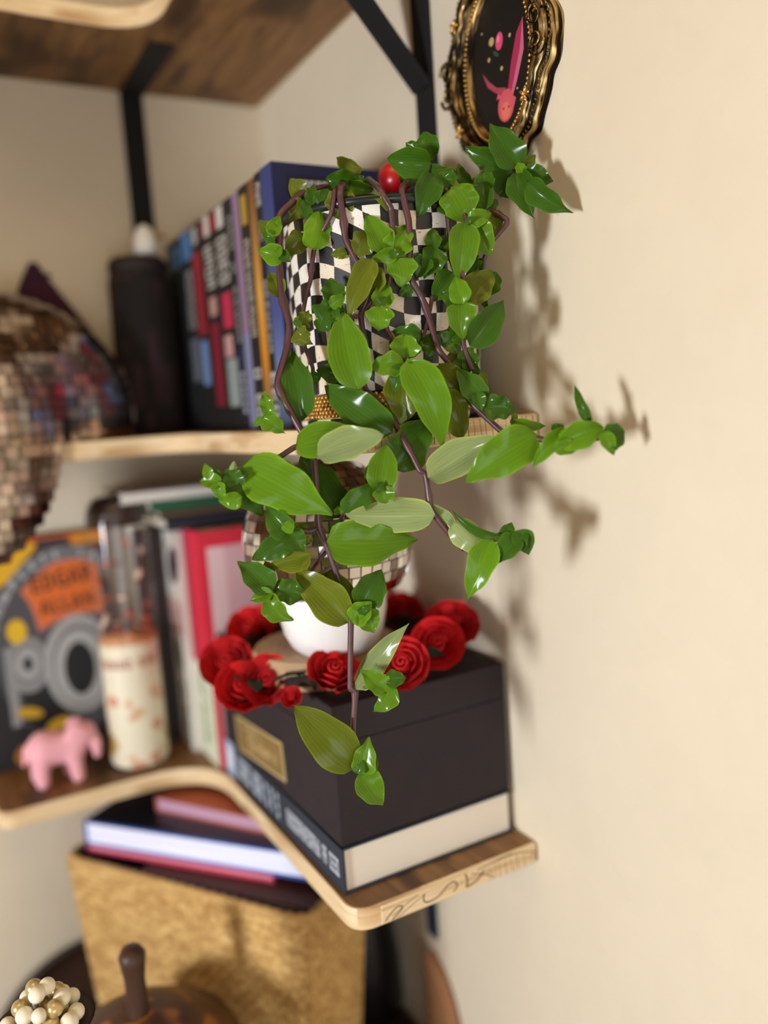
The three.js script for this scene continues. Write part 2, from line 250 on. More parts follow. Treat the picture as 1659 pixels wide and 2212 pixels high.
{
  const X = -0.143, us = [[352, 382, 520, 'A'], [383, 408, 478, 'B'], [408, 426, 458, 'C'], [426, 454, 446, 'D'], [454, 486, 420, 'E'], [486, 499, 398, 'F'], [499, 516, 384, 'G'], [516, 537, 362, 'H'], [537, 556, 353, 'I'], [556, 571, 354, 'J'], [571, 597, 345, 'K']];
  const Z = (u) => onPlane(u, 495, 'x', X).z;
  const spec = {
    A: ['#0c0d10', (c, w, h) => { c.fillStyle = '#4a6f92'; c.fillRect(10, 20, 44, 60); }, 'black comic spine with a blue patch, leftmost of the comics beside the dark jar', 0x0c0d10],
    B: ['#101216', (c, w, h) => { c.fillStyle = '#3f6a94'; c.fillRect(4, 4, 56, 70); marks(c, 14, 100, 36, 150, '#8d8a86', true); c.fillStyle = '#5b5f66'; c.fillRect(10, 270, 44, 110); }, 'black comic spine with a blue head band and grey lettering', 0x101216],
    C: ['#16100f', (c, w, h) => { c.fillStyle = '#8e1d26'; c.fillRect(0, 70, 64, 200); c.fillStyle = '#6d86b4'; c.fillRect(8, 285, 50, 110); c.fillStyle = '#a9a49c'; c.fillRect(14, 10, 36, 40); }, 'comic spine with a dark red panel above a pale blue panel', 0x16100f],
    D: ['#14130f', (c, w, h) => { c.fillStyle = '#8a1822'; c.fillRect(0, 6, 18, 40); c.fillRect(46, 6, 18, 40); c.fillStyle = '#c9c2b6'; c.fillRect(20, 2, 26, 46); marks(c, 12, 70, 40, 105, '#b9b2a6', true); c.fillStyle = '#b98c80'; c.fillRect(16, 190, 34, 44); c.fillStyle = '#7a1426'; c.fillRect(8, 250, 44, 200); }, 'black comic spine with thick pale lettering and a pink face patch', 0x14130f],
    E: ['#13120f', (c, w, h) => { c.fillStyle = '#8a1822'; c.fillRect(0, 8, 14, 40); c.fillStyle = '#c9c2b6'; c.fillRect(18, 4, 30, 46); marks(c, 12, 70, 42, 110, '#b9b2a6', true); c.fillStyle = '#b9284a'; c.fillRect(12, 195, 42, 80); c.fillStyle = '#c08f8a'; c.fillRect(8, 290, 36, 50); c.fillStyle = '#8c9690'; c.fillRect(10, 345, 46, 110); }, 'black comic spine with a bright pink slash below pale lettering', 0x13120f],
    F: ['#1d1a1f', (c, w, h) => { marks(c, 12, 40, 40, 280, '#8a857e', true); c.fillStyle = '#23284a'; c.fillRect(0, 330, 64, 40); marks(c, 8, 380, 48, 100, '#9a9aa8', true); }, 'thin dark comic spine with a long column of grey lettering', 0x1d1a1f],
    G: ['#8d7188', (c, w, h) => { c.fillStyle = '#7f7f9e'; c.fillRect(0, 300, 64, 212); }, 'plain lilac spine between two dark comics', 0x8d7188],
    H: ['#1f1716', (c, w, h) => { c.fillStyle = '#a8892c'; c.fillRect(12, 20, 40, 60); marks(c, 14, 110, 36, 230, '#a59c8c', true); marks(c, 10, 380, 44, 110, '#bdb8ae', true); }, 'dark brown comic spine with a small yellow badge at its top', 0x1f1716],
    I: ['#7b4f22', (c, w, h) => { const q = c.createLinearGradient(0, 0, 0, h); q.addColorStop(0, '#6b4424'); q.addColorStop(0.45, '#cf9640'); q.addColorStop(0.7, '#c8801c'); q.addColorStop(1, '#6b5648'); c.fillStyle = q; c.fillRect(0, 0, w, h); }, 'orange and tan comic spine', 0x7b4f22],
    J: ['#1c1614', (c, w, h) => { marks(c, 12, 20, 40, 50, '#b5aca6', true); marks(c, 14, 95, 36, 40, '#8d867e', true); marks(c, 14, 210, 36, 150, '#96908c', true); marks(c, 8, 395, 48, 100, '#b9b6b2', true); }, 'black comic spine with grey lettering, right beside the navy one', 0x1c1614],
    K: ['#39427a', (c, w, h) => { const q = c.createLinearGradient(0, 0, 0, h); q.addColorStop(0, '#333a6e'); q.addColorStop(0.55, '#434d84'); q.addColorStop(0.8, '#6c82a6'); q.addColorStop(1, '#3d4a60'); c.fillStyle = q; c.fillRect(0, 0, w, h); }, 'navy blue comic with its cover facing the front, behind the checkered pot', 0x1a2252],
  };
  const blueFront = canvasTex(512, 768, (c, w, h) => {
    c.fillStyle = '#141c46'; c.fillRect(0, 0, w, h);
    c.fillStyle = '#0a0c1c'; c.fillRect(46, 36, 440, 62); marks(c, 60, 48, 150, 36, '#d8d4cc'); marks(c, 224, 48, 110, 36, '#d8d4cc'); marks(c, 350, 48, 120, 36, '#d8d4cc');
    c.fillStyle = '#e4e4ea'; c.fillRect(30, 560, 90, 120); c.fillStyle = '#15161c'; for (let i = 0; i < 12; i++) c.fillRect(38 + i * 6, 600, rnd() * 4 + 1, 60);
  });
  for (const [u0, u1, top, k] of us) {
    const z0 = Z(u0), z1 = Z(u1), s = spec[k], hh = Math.min(0.219, Math.max(0.195, onPlane((u0 + u1) / 2, top, 'x', X).y - MID));
    book('comic_book', s[2], { pos: [X + (k === 'K' ? 0 : rr(0, 0.003)), MID, z0 + 0.0003], d: 0.138, h: hh, t: z1 - z0 - 0.0006, color: s[3], spine: spineTex(s[0], s[1]), front: k === 'K' ? blueFront : null, group: 'comics standing on the middle shelf' });
  }
}

// ---------------------------------------------------------------- checkered pot, with gold band
const POT = onPlane(815, 908, 'y', MID).set(-0.0885, MID, 0.4425);
{
  const t = thing('plant_pot', 'round black and white checkered pot with dark rim and gold band on the middle shelf', 'pot', [POT.x, MID, POT.z], 0.0);
  const R0 = 0.0725, R1 = 0.0752, HH = 0.157;
  const check = canvasTex(2048, 1024, (c, w, h) => {
    const id = c.createImageData(w, h), NC = 38, NR = 11;
    for (let j = 0; j < h; j++) for (let i = 0; i < w; i++) {
      const u = i / w, v = 1 - j / h, uu = u * NC, deg = u * 360 - 180;
      const wave = -(1.1 * sm(-122, -73, deg) - 2.7 * sm(-72, -12, deg) + 1.6 * sm(-4, 66, deg));
      const row = v * NR + wave + 0.05 * Math.sin(v * 40 + u * 90), col = uu + 0.04 * Math.sin(v * 26 + u * 50);
      const ci = Math.floor(col), ri = Math.floor(row), black = ((ci + ri) % 2 + 2) % 2, f = fbm(u * 120, v * 50, 31, 120, 50, 3), t2 = hash(ci, ri, 5), k = (j * w + i) * 4;
      let q = black ? [13 + f * 16, 14 + f * 17, 16 + f * 17] : lerp3([238, 232, 222], [226, 204, 168], t2 > 0.72 ? 0.5 + f * 0.4 : f * 0.25);
      if (!black && noise(u * 260, v * 130, 88) > 0.93) q = [206, 150, 96];
      id.data[k] = q[0]; id.data[k + 1] = q[1]; id.data[k + 2] = q[2]; id.data[k + 3] = 255;
    }
    c.putImageData(id, 0, 0);
  });
  check.wrapS = THREE.RepeatWrapping;
  const wall = new THREE.LatheGeometry([[R0 - 0.003, 0.0245], [R0, 0.025], [R0 + 0.0004, 0.05], [R1, HH - 0.004]].map((p) => new THREE.Vector2(...p)), 96, Math.PI);
  uvFrom(wall, (x, y, z) => [((Math.atan2(x, z) / 6.283185 + 0.5)), (y - 0.0245) / (HH - 0.0285)]);
  part('pot_wall', wall, new THREE.MeshPhysicalMaterial({ map: check, roughness: 0.4, clearcoat: 0.35, clearcoatRoughness: 0.15, side: THREE.DoubleSide }), t);
  part('rim', lathe([[R1 - 0.002, HH - 0.006], [R1 + 0.0022, HH - 0.005], [R1 + 0.003, HH - 0.001], [R1 + 0.001, HH + 0.0015], [R1 - 0.003, HH + 0.001], [R1 - 0.0045, HH - 0.004], [R1 - 0.0045, 0.12]], 96), M(0x17201c, 0.3), t, 'dark enamel rim');
  part('soil', lathe([[0.0001, HH - 0.018], [0.03, HH - 0.016], [R1 - 0.004, HH - 0.02]], 48), M(0x2a1c12, 0.95), t);
  part('base', lathe([[0.0001, 0.0002], [R0 + 0.001, 0.0002], [R0 + 0.001, 0.006], [R0 - 0.003, 0.0065]], 96), new THREE.MeshStandardMaterial({ map: canvasTex(512, 16, (c, w, h) => { for (let i = 0; i < 32; i++) { c.fillStyle = i % 2 ? '#f0ebe0' : '#15161a'; c.fillRect(i * 16, 0, 16, 16); } }), roughness: 0.3, side: THREE.DoubleSide }), t);
  part('gold_band', lathe([[R0 - 0.003, 0.006], [R0 - 0.001, 0.0065], [R0 - 0.001, 0.0245], [R0 - 0.003, 0.025]], 96), goldOld, t, 'gold band');
  const bd = []; let n = 0;
  for (let r = 0; r < 6; r++) for (let i = 0; i < 120; i++) { const a = (i + (r % 2) * 0.5) / 120 * 6.2832 + rr(-0.008, 0.008), y = 0.0085 + r * 0.0028; bd.push(new THREE.SphereGeometry(0.0017 * rr(0.8, 1.15), 6, 5).translate(Math.sin(a) * (R0 - 0.0004), y, Math.cos(a) * (R0 - 0.0004))); }
  part('gold_beading', merge(bd), goldClean, t).userData.kind = 'stuff';
}
{ // red ball on a stake
  const c = at(855, 388, 0.66), t = thing('garden_stake', 'glossy red ball on a short stake stuck in the checkered pot', 'ornament', [c.x, MID + 0.14, c.z]);
  part('ball', new THREE.SphereGeometry(0.0142, 32, 24).translate(0, c.y - MID - 0.14, 0), new THREE.MeshPhysicalMaterial({ color: 0xd0101c, roughness: 0.35, clearcoat: 0.6, clearcoatRoughness: 0.2 }), t);
  part('stake', cyl(0.0012, 0.0012, c.y - MID - 0.14, 10, 0, (c.y - MID - 0.14) / 2, 0), M(0x3c2a1c), t);
}

// ---------------------------------------------------------------- mirror tiles
const mirrorMat = [0xf4efe8, 0xd9cfc8, 0xcfc6c2, 0xe6d6cc].map((c, i) => M(c, 0.06 + i * 0.03, { metalness: 1 })), bronzeMirror = [0xcbbcb0, 0xb3a49a, 0xaf988c, 0xdcc0b2].map((c, i) => M(c, 0.1 + i * 0.05, { metalness: 1 }));
const tileGeo = new THREE.BoxGeometry(1, 1, 1);
function placeTiles(t, list, size, thick, origin, mats = mirrorMat) {            // list of {p, n, up}; the 300 nearest the camera are parts, the rest one part
  list.forEach((q) => { const to = camera.position.clone().sub(q.p); q.s = q.n.dot(to.clone().normalize()) / to.lengthSq(); });
  list.sort((a, b) => b.s - a.s);
  const rest = [];
  list.forEach((q, i) => {
    const z = q.n.clone().add(V(rr(-1, 1), rr(-1, 1), rr(-1, 1)).multiplyScalar(0.035)).normalize(), x = q.up.clone().cross(z).normalize(), y = z.clone().cross(x);
    const m = new THREE.Matrix4().makeBasis(x.multiplyScalar(q.w ?? size), y.multiplyScalar(q.h ?? size), z.multiplyScalar(thick)); m.setPosition(q.p.clone().sub(origin).addScaledVector(q.n, thick * 0.3));
    if (i < 300) { const b = part('tile', tileGeo, mats[i % 4], t); b.applyMatrix4(m); } else rest.push(tileGeo.clone().applyMatrix4(m));
  });
  if (rest.length) part('tiles', merge(rest), mats[1], t).userData.kind = 'stuff';
}
{ // mirror ball melting over the front edge of the middle shelf
  const o = V(-0.36, MID, 0.085), t = thing('melting_mirror_ball', 'half mirror ball that sags and drips over the shelf edge at the left', 'mirror ball', o.toArray());
  const ell = (x, y, z, c, r) => { const px = x - c[0], py = y - c[1], pz = z - c[2], k0 = Math.hypot(px / r[0], py / r[1], pz / r[2]), k1 = Math.hypot(px / r[0] / r[0], py / r[1] / r[1], pz / r[2] / r[2]); return k0 * (k0 - 1) / Math.max(k1, 1e-6); };
  const DC = [-0.36, MID + 0.03, 0.087], DR = [0.147, 0.127, 0.0665], TC = [-0.396, MID - 0.006, 0.148], TR = [0.092, 0.116, 0.03];
  const sdf = (x, y, z) => { const d = smin(ell(x, y, z, DC, DR), ell(x, y, z, TC, TR), 0.035); return Math.max(d, y < MID + 0.001 ? Math.min(0.1538 - z, 0.02) : -1); };
  const raw = sdfGeo((x, y, z) => Math.max(sdf(x + o.x, y + o.y, z + o.z), -0.05) + 0.0012, [-0.01, 0.018, 0.005], 0.165, 110);
  part('body', raw, M(0x2a201c, 0.8), t, 'dark grout between the mirrors');
  const tiles = [], step = 0.0112, grad = (p) => { const e = 0.0006; return V(sdf(p.x + e, p.y, p.z) - sdf(p.x - e, p.y, p.z), sdf(p.x, p.y + e, p.z) - sdf(p.x, p.y - e, p.z), sdf(p.x, p.y, p.z + e) - sdf(p.x, p.y, p.z - e)).normalize(); };
  const rowAt = (y, cx, cz, front) => {                       // tiles at equal steps round the level curve
    const N = 360, pts = [];
    for (let i = 0; i <= N; i++) { const q = i / N * Math.PI * 2, dx = Math.cos(q), dz = Math.sin(q); let lo = 0, hi = 0.2; for (let k = 0; k < 26; k++) { const m = (lo + hi) / 2; if (sdf(cx + dx * m, y, cz + dz * m) < 0) lo = m; else hi = m; } pts.push(V(cx + dx * lo, y, cz + dz * lo)); }
    let L = 0; for (let i = 1; i <= N; i++) L += pts[i].distanceTo(pts[i - 1]); if (L < 0.05) return;
    const n = Math.round(L / step), st = L / n; let acc = st / 2;
    for (let i = 1; i <= N; i++) { const d = pts[i].distanceTo(pts[i - 1]); acc += d; if (acc >= st) { acc -= st; const p = pts[i].clone(), nn = grad(p); if (front && (p.z < 0.1575 || nn.z < -0.1)) continue; tiles.push({ p, n: nn, up: V(0, 1, 0).addScaledVector(nn, -nn.y).normalize(), w: Math.min(0.0105, st * 0.92), h: 0.0105 }); } }
  };
  for (let q = Math.asin((0.006 - 0.03) / DR[1]); q < 1.5;) { rowAt(DC[1] + DR[1] * Math.sin(q), DC[0], DC[2], false); q += step / Math.hypot(0.1 * Math.sin(q), DR[1] * Math.cos(q)); }
  for (let y = MID - 0.0052; y > MID - 0.12; y -= step) rowAt(y, TC[0] + 0.002, 0.156, true);
  placeTiles(t, tiles, 0.0102, 0.0016, o, bronzeMirror);
}

// ---------------------------------------------------------------- dark things behind it
const velvet = (c, s) => new THREE.MeshStandardMaterial({ map: dataTex(128, (u, v) => { const k = fbm(u * 8, v * 8, s, 8, 8, 4), q = sm(0.6, 0.72, noise(u * 7, v * 7, s + 3, 7, 7)); return lerp3(lerp3([c[0] * 0.6, c[1] * 0.6, c[2] * 0.6], c, k), [c[0] * 1.5 + 20, c[1] * 1.2 + 8, c[2] * 1.5 + 20], q * 0.6); }), roughness: 0.95 });
{
  const b = [-0.283, MID, 0.0095], t = thing('pointed_pouch', 'dark plum pointed fabric pouch behind the melting mirror ball', 'pouch', b);
  part('body', sdfGeo((x, y, z) => { const h = Math.max(0, Math.min(1, y / 0.203)), w = 0.115 * (1 - h * 0.985) + 0.001, q = Math.abs(x + 0.004 * Math.sin(y * 40)), dz = 0.0085 * (1 - h * 0.5); return Math.max(Math.hypot(Math.max(q - w + 0.004, 0), Math.max(Math.abs(z) - dz + 0.004, 0)) - 0.004, y - 0.2, 0.001 - y) * 0.8; }, [0, 0.1, 0], 0.125, 90), velvet([46, 22, 32], 5), t);
  part('tie', new THREE.TorusGeometry(0.0075, 0.0016, 8, 24).rotateX(Math.PI / 2).scale(1.6, 1, 0.85).translate(0, 0.186, 0), M(0x3a2018, 0.8), t);
}
{
  const b = [-0.183, MID, 0.055], t = thing('fabric_jar', 'dark brown round jar with faint purple flowers between mirror ball and comics', 'jar', b);
  const m = velvet([30, 21, 16], 15); m.map.repeat.set(3, 2);
  part('body', lathe([[0.0001, 0.0005], [0.03, 0.0005], [0.034, 0.004], [0.0355, 0.08], [0.034, 0.17], [0.031, 0.184]], 48), m, t);
  part('lid', lathe([[0.031, 0.182], [0.0325, 0.184], [0.0325, 0.192], [0.029, 0.1975], [0.0001, 0.199]], 48), M(0x21160f, 0.7), t);
}
{
  const b = [-0.172, MID + 0.199, 0.055], t = thing('bird_figurine', 'small white egg-shaped figurine with a tan beak on the dark jar lid', 'figurine', b);
  part('body', lathe([[0.0001, 0], [0.009, 0.0005], [0.0135, 0.009], [0.0125, 0.022], [0.0085, 0.033], [0.0001, 0.038]], 32), M(0xece6da, 0.5), t);
  part('beak', new THREE.ConeGeometry(0.0055, 0.016, 16).rotateZ(-Math.PI / 2).translate(0.019, 0.025, 0), M(0xb08a5a, 0.6), t, 'tan beak');
}

// ---------------------------------------------------------------- gold oval frame on the right wall
{
  const c = V(0, EYE + 0.2555, 0.4955), t = thing('picture_frame', 'ornate gold oval frame with a pink bat on black hanging on the right wall', 'picture frame', c.toArray(), -Math.PI / 2);
  const rx = 0.0365, ry = 0.0545, out = (q) => 1 + 0.05 * Math.cos(4 * q) + 0.028 * Math.cos(8 * q + 0.4) + 0.012 * Math.sin(20 * q);
  const prof = [[-0.001, 0.004], [0.0015, 0.0075], [0.004, 0.006], [0.006, 0.0045], [0.0085, 0.009], [0.012, 0.0135], [0.0165, 0.0145], [0.021, 0.0125], [0.024, 0.0085], [0.026, 0.0045], [0.0265, 0.0005]];
  const ringAt = (q, off, h) => { const w = 1 + (out(q) - 1) * sm(0.004, 0.02, off); return V(Math.cos(q) * (rx + off) * w, Math.sin(q) * (ry + off) * w, h); };
  part('moulding', grid(160, 40, (u, v) => { const q = u * Math.PI * 2, k = v * (prof.length - 1), i = Math.min(prof.length - 2, Math.floor(k)), f = k - i, a = prof[i], b = prof[i + 1]; return ringAt(q, a[0] + (b[0] - a[0]) * f, a[1] + (b[1] - a[1]) * f + 0.0005 * Math.sin(q * 30) * (v > 0.4 ? 1 : 0)); }), goldOld, t, 'worn antique gold moulding');
  part('backing', grid(64, 2, (u, v) => ringAt(u * Math.PI * 2, -rx * 0.97 * (1 - v) + 0.024 * v, 0.0006)), M(0x3a2713, 0.8), t);
  const beads = []; for (let i = 0; i < 96; i++) { const p = ringAt(i / 96 * 6.2832, 0.0035, 0.0078); beads.push(new THREE.SphereGeometry(0.0014, 8, 6).translate(p.x, p.y, p.z)); }
  part('bead_trim', merge(beads), goldClean, t).userData.kind = 'stuff';
  for (const q0 of [0.12, -0.12, Math.PI - 0.12, Math.PI + 0.12, Math.PI / 2 - 0.12, Math.PI / 2 + 0.12, -Math.PI / 2 - 0.12, -Math.PI / 2 + 0.12]) {
    const sgn = Math.sign(Math.sin(q0 * 1) * Math.cos(q0)) || 1, pts = [], base = ringAt(q0, 0.016, 0.0155), e = V(-Math.sin(q0), Math.cos(q0), 0), r = V(Math.cos(q0), Math.sin(q0), 0), dir = Math.sign(((q0 % (Math.PI / 2)) + Math.PI * 2) % (Math.PI / 2) - 0.5) || 1;
    for (let i = 0; i <= 26; i++) { const a = i / 26 * 8.2, w = 0.0085 * (1 - i / 34); pts.push(base.clone().addScaledVector(r, Math.cos(a) * w).addScaledVector(e, -dir * Math.sin(a) * w * 1.1)); }
    part('scroll', tube(pts, (k) => 0.0016 * (1 - k * 0.35), 60, 7), goldOld, t);
  }
  const petal = new THREE.SphereGeometry(0.0026, 10, 8).scale(1, 0.5, 0.5);
  for (const q0 of [0.62, -0.62, Math.PI - 0.62, Math.PI + 0.62, -1.2, 1.2, -Math.PI / 2]) {
    const c0 = ringAt(q0, 0.015, 0.0158), g = [new THREE.SphereGeometry(0.0016, 8, 6).translate(c0.x, c0.y, c0.z + 0.001)];
    for (let i = 0; i < 5; i++) { const a = i / 5 * 6.2832; g.push(petal.clone().rotateZ(a).translate(c0.x + Math.cos(a) * 0.0032, c0.y + Math.sin(a) * 0.0032, c0.z)); }
    part('flower', merge(g), goldClean, t);
  }
  const outerBeads = []; for (let i = 0; i < 120; i++) { const p = ringAt(i / 120 * 6.2832, 0.0235, 0.0105); outerBeads.push(new THREE.SphereGeometry(0.0012, 6, 5).translate(p.x, p.y, p.z)); }
  part('outer_beading', merge(outerBeads), goldOld, t).userData.kind = 'stuff';
  const art = canvasTex(400, 600, (g, w, h) => {
    g.fillStyle = '#0b0b0c'; g.fillRect(0, 0, w, h);
    const poly = (pts, col) => { g.fillStyle = col; g.beginPath(); g.moveTo(...pts[0]); for (const p of pts.slice(1)) g.lineTo(...p); g.closePath(); g.fill(); }, S = 1;
    g.fillStyle = '#b9a06a'; for (const [x, y, r] of [[150, 205, 17], [268, 226, 8], [128, 268, 9], [208, 330, 9], [300, 440, 5], [90, 150, 5]]) { g.beginPath(); g.arc(x, y, r, 0, 7); g.fill(); }
    g.fillStyle = '#d84a72'; g.beginPath(); g.ellipse(200, 222, 24, 34, 0.15, 0, 7); g.fill(); g.fillStyle = '#e88aa0'; g.beginPath(); g.ellipse(194, 212, 8, 13, 0.3, 0, 7); g.fill(); g.fillStyle = '#1d4a3c'; g.beginPath(); g.ellipse(176, 262, 22, 8, 0.7, 0, 7); g.fill();
    poly([[352, 190], [308, 235], [268, 330], [236, 440], [262, 470], [300, 405], [330, 350], [350, 300]], '#a82a50'); poly([[352, 190], [326, 300], [262, 440], [268, 462], [304, 404], [350, 310]], '#c86484');
    poly([[78, 302], [110, 370], [160, 410], [205, 430], [230, 412], [170, 392], [120, 350]], '#a34052');
    g.fillStyle = '#d05560'; g.beginPath(); g.ellipse(225, 480, 52, 62, 0.1, 0, 7); g.fill(); g.fillStyle = '#e0705c'; g.beginPath(); g.ellipse(222, 500, 28, 34, 0, 0, 7); g.fill();
    poly([[165, 440], [178, 415], [205, 440]], '#d8506a'); poly([[262, 452], [290, 470], [276, 500]], '#c95a66'); g.fillStyle = '#2a1014'; g.beginPath(); g.arc(208, 488, 5, 0, 7); g.arc(240, 490, 5, 0, 7); g.fill();
    for (let i = 0; i < 40; i++) { g.strokeStyle = `rgba(240,170,170,${0.15 + rnd() * 0.2})`; g.lineWidth = 1.5; const x = 190 + rnd() * 70, y = 440 + rnd() * 80; g.beginPath(); g.moveTo(x, y); g.lineTo(x + rr(-6, 6), y + rr(6, 16)); g.stroke(); }
  });
  part('picture', uvFrom(new THREE.CylinderGeometry(1, 1, 0.001, 64).rotateX(Math.PI / 2).scale(rx + 0.001, ry + 0.001, 1).translate(0, 0, 0.0032), (x, y) => [0.5 + x / 2 / (rx + 0.001), 0.5 + y / 2 / (ry + 0.001)]), new THREE.MeshStandardMaterial({ map: art, roughness: 0.45 }), t, 'painted pink bat, a pink rose and gold dots on black');
}
// ---------------------------------------------------------------- lowest shelf: boxes, books, wreath
const basisBook = (g, x, y, z) => g.quaternion.setFromRotationMatrix(new THREE.Matrix4().makeBasis(x, y, z));
{ // thick book lying under the dark box
  const sp = canvasTex(64, 1024, (c, w, h) => { c.fillStyle = '#222b38'; c.fillRect(0, 0, w, h); marks(c, 20, 30, 26, 400, '#c2c8cf', true); marks(c, 12, 480, 40, 400, '#b9c4d0', true); c.fillStyle = '#a9bcd8'; c.fillRect(0, 915, 64, 109); c.fillStyle = '#dfe6f0'; c.fillRect(14, 940, 36, 60); });
  book('book', 'thick slate-blue book with cream pages lying under the dark brown box', { pos: [-0.1716, LOW + 0.0385, 0.177], d: 0.166, h: 0.287, t: 0.0382, color: 0x222b38, lie: true, spine: sp, page: M(0xe2d6c4, 0.85) });
}
const BOXTOP = EYE - 0.2225;
{ // dark box
  const t = thing('storage_box', 'dark brown lidded box with a gold label, standing on the thick slate-blue book', 'box', [-0.0885, LOW + 0.0385, 0.3205]), y1 = BOXTOP - LOW - 0.0385;
  const leather = new THREE.MeshStandardMaterial({ map: dataTex(256, (u, v) => { const k = fbm(u * 20, v * 20, 71, 20, 20, 4), q = fbm(u * 5, v * 5, 72, 5, 5, 3); return [26 + k * 8 + q * 7, 17 + k * 6 + q * 4, 19 + k * 6 + q * 4]; }, true, 4), roughness: 0.8, bumpMap: dataTex(256, (u, v) => 255 * noise(u * 90, v * 90, 73, 90, 90), false, 4), bumpScale: 0.0002 });
  part('body', boxUV(rbox(0.1648, y1 - 0.031, 0.283, 0.0015, 0, (y1 - 0.031) / 2 + 0.0002, 0)), leather, t); part('lid', boxUV(rbox(0.165, 0.0308, 0.2832, 0.0015, 0, y1 - 0.0154, 0)), leather, t);
  const plate = canvasTex(256, 96, (c, w, h) => { c.fillStyle = '#9c8048'; c.fillRect(0, 0, w, h); c.strokeStyle = '#d8c48e'; c.lineWidth = 7; c.strokeRect(4, 4, w - 8, h - 8); c.lineWidth = 5; c.beginPath(); c.arc(88, 50, 20, 0, 7); c.stroke(); c.beginPath(); c.arc(88, 50, 10, 0, 7); c.stroke(); c.beginPath(); c.moveTo(50, 26); c.quadraticCurveTo(120, 4, 150, 40); c.stroke(); marks(c, 120, 44, 100, 22, '#d8c48e'); });
  const p = part('label_plate', uvFrom(box(0.0014, 0.037, 0.128), (x, y, z) => [0.5 + z / 0.128, 0.5 + y / 0.037]), new THREE.MeshStandardMaterial({ map: plate, metalness: 0.45, roughness: 0.4 }), t, 'gold printed label'); p.position.set(-0.0829, 0.026, -0.0318); p.rotation.x = -0.09;
}
{ // wood slice and mirror ball on its white foot
  const cx = -0.136, cz = 0.404, t = thing('wood_slice', 'round pale wood slice under the white foot of the mirror ball', 'wood slice', [cx + 0.006, BOXTOP, cz - 0.034]);
  part('slice', new THREE.CylinderGeometry(0.062, 0.063, 0.0235, 40).translate(0, 0.012, 0), new THREE.MeshStandardMaterial({ map: dataTex(256, (u, v) => { const r = Math.hypot(u - 0.5, v - 0.5), q = fbm(u * 14, v * 14, 7, 14, 14, 3); return lerp3([226, 200, 170], [176, 138, 106], 0.25 + 0.35 * Math.sin(r * 130 + q * 5) * 0.5 + q * 0.3); }), roughness: 0.8 }), t);
  part('bark', lathe([[0.063, 0.0004], [0.0645, 0.004], [0.064, 0.02], [0.0622, 0.0238]], 48), M(0xb99874, 0.95), t);
  const base = BOXTOP + 0.0239, C = V(cx, EYE - 0.1048, cz), R = 0.069, g = thing('mirror_ball', 'round mirror ball on a white tapered ceramic foot, behind the hanging vines', 'mirror ball', [cx, base, cz]), o = V(cx, base, cz);
  const cut = EYE - 0.1415 - base;
  part('foot', lathe([[0.0001, 0.0004], [0.022, 0.0004], [0.029, 0.0025], [0.0365, 0.009], [0.042, 0.02], [0.0452, 0.036], [0.0468, cut - 0.001], [0.044, cut + 0.001], [0.0001, cut]], 64), new THREE.MeshPhysicalMaterial({ color: 0xf2eee8, roughness: 0.3, clearcoat: 0.4, side: THREE.DoubleSide }), g, 'white glazed tapered foot');
  const ac = Math.acos((EYE - 0.1415 - C.y) / R);
  part('core', new THREE.SphereGeometry(R - 0.0006, 48, 32, 0, 6.2832, 0, ac).translate(0, C.y - base, 0), M(0x3a3632, 0.7), g, 'grey grout between the mirrors');
  const tiles = [], st = 0.0092;
  for (let k = 0; ; k++) {
    const th = 0.06 + k * st / R; if (th > ac - 0.04) break; const n = Math.max(3, Math.floor(2 * Math.PI * Math.sin(th) * R / st));
    for (let i = 0; i < n; i++) { const f = i / n * 6.2832 + k * 0.1, nn = V(Math.sin(th) * Math.cos(f), Math.cos(th), Math.sin(th) * Math.sin(f)); tiles.push({ p: C.clone().addScaledVector(nn, R - 0.0004), n: nn, up: V(-Math.cos(th) * Math.cos(f), Math.sin(th), -Math.cos(th) * Math.sin(f)) }); }
  }
  placeTiles(g, tiles, 0.0084, 0.0014, o);
}
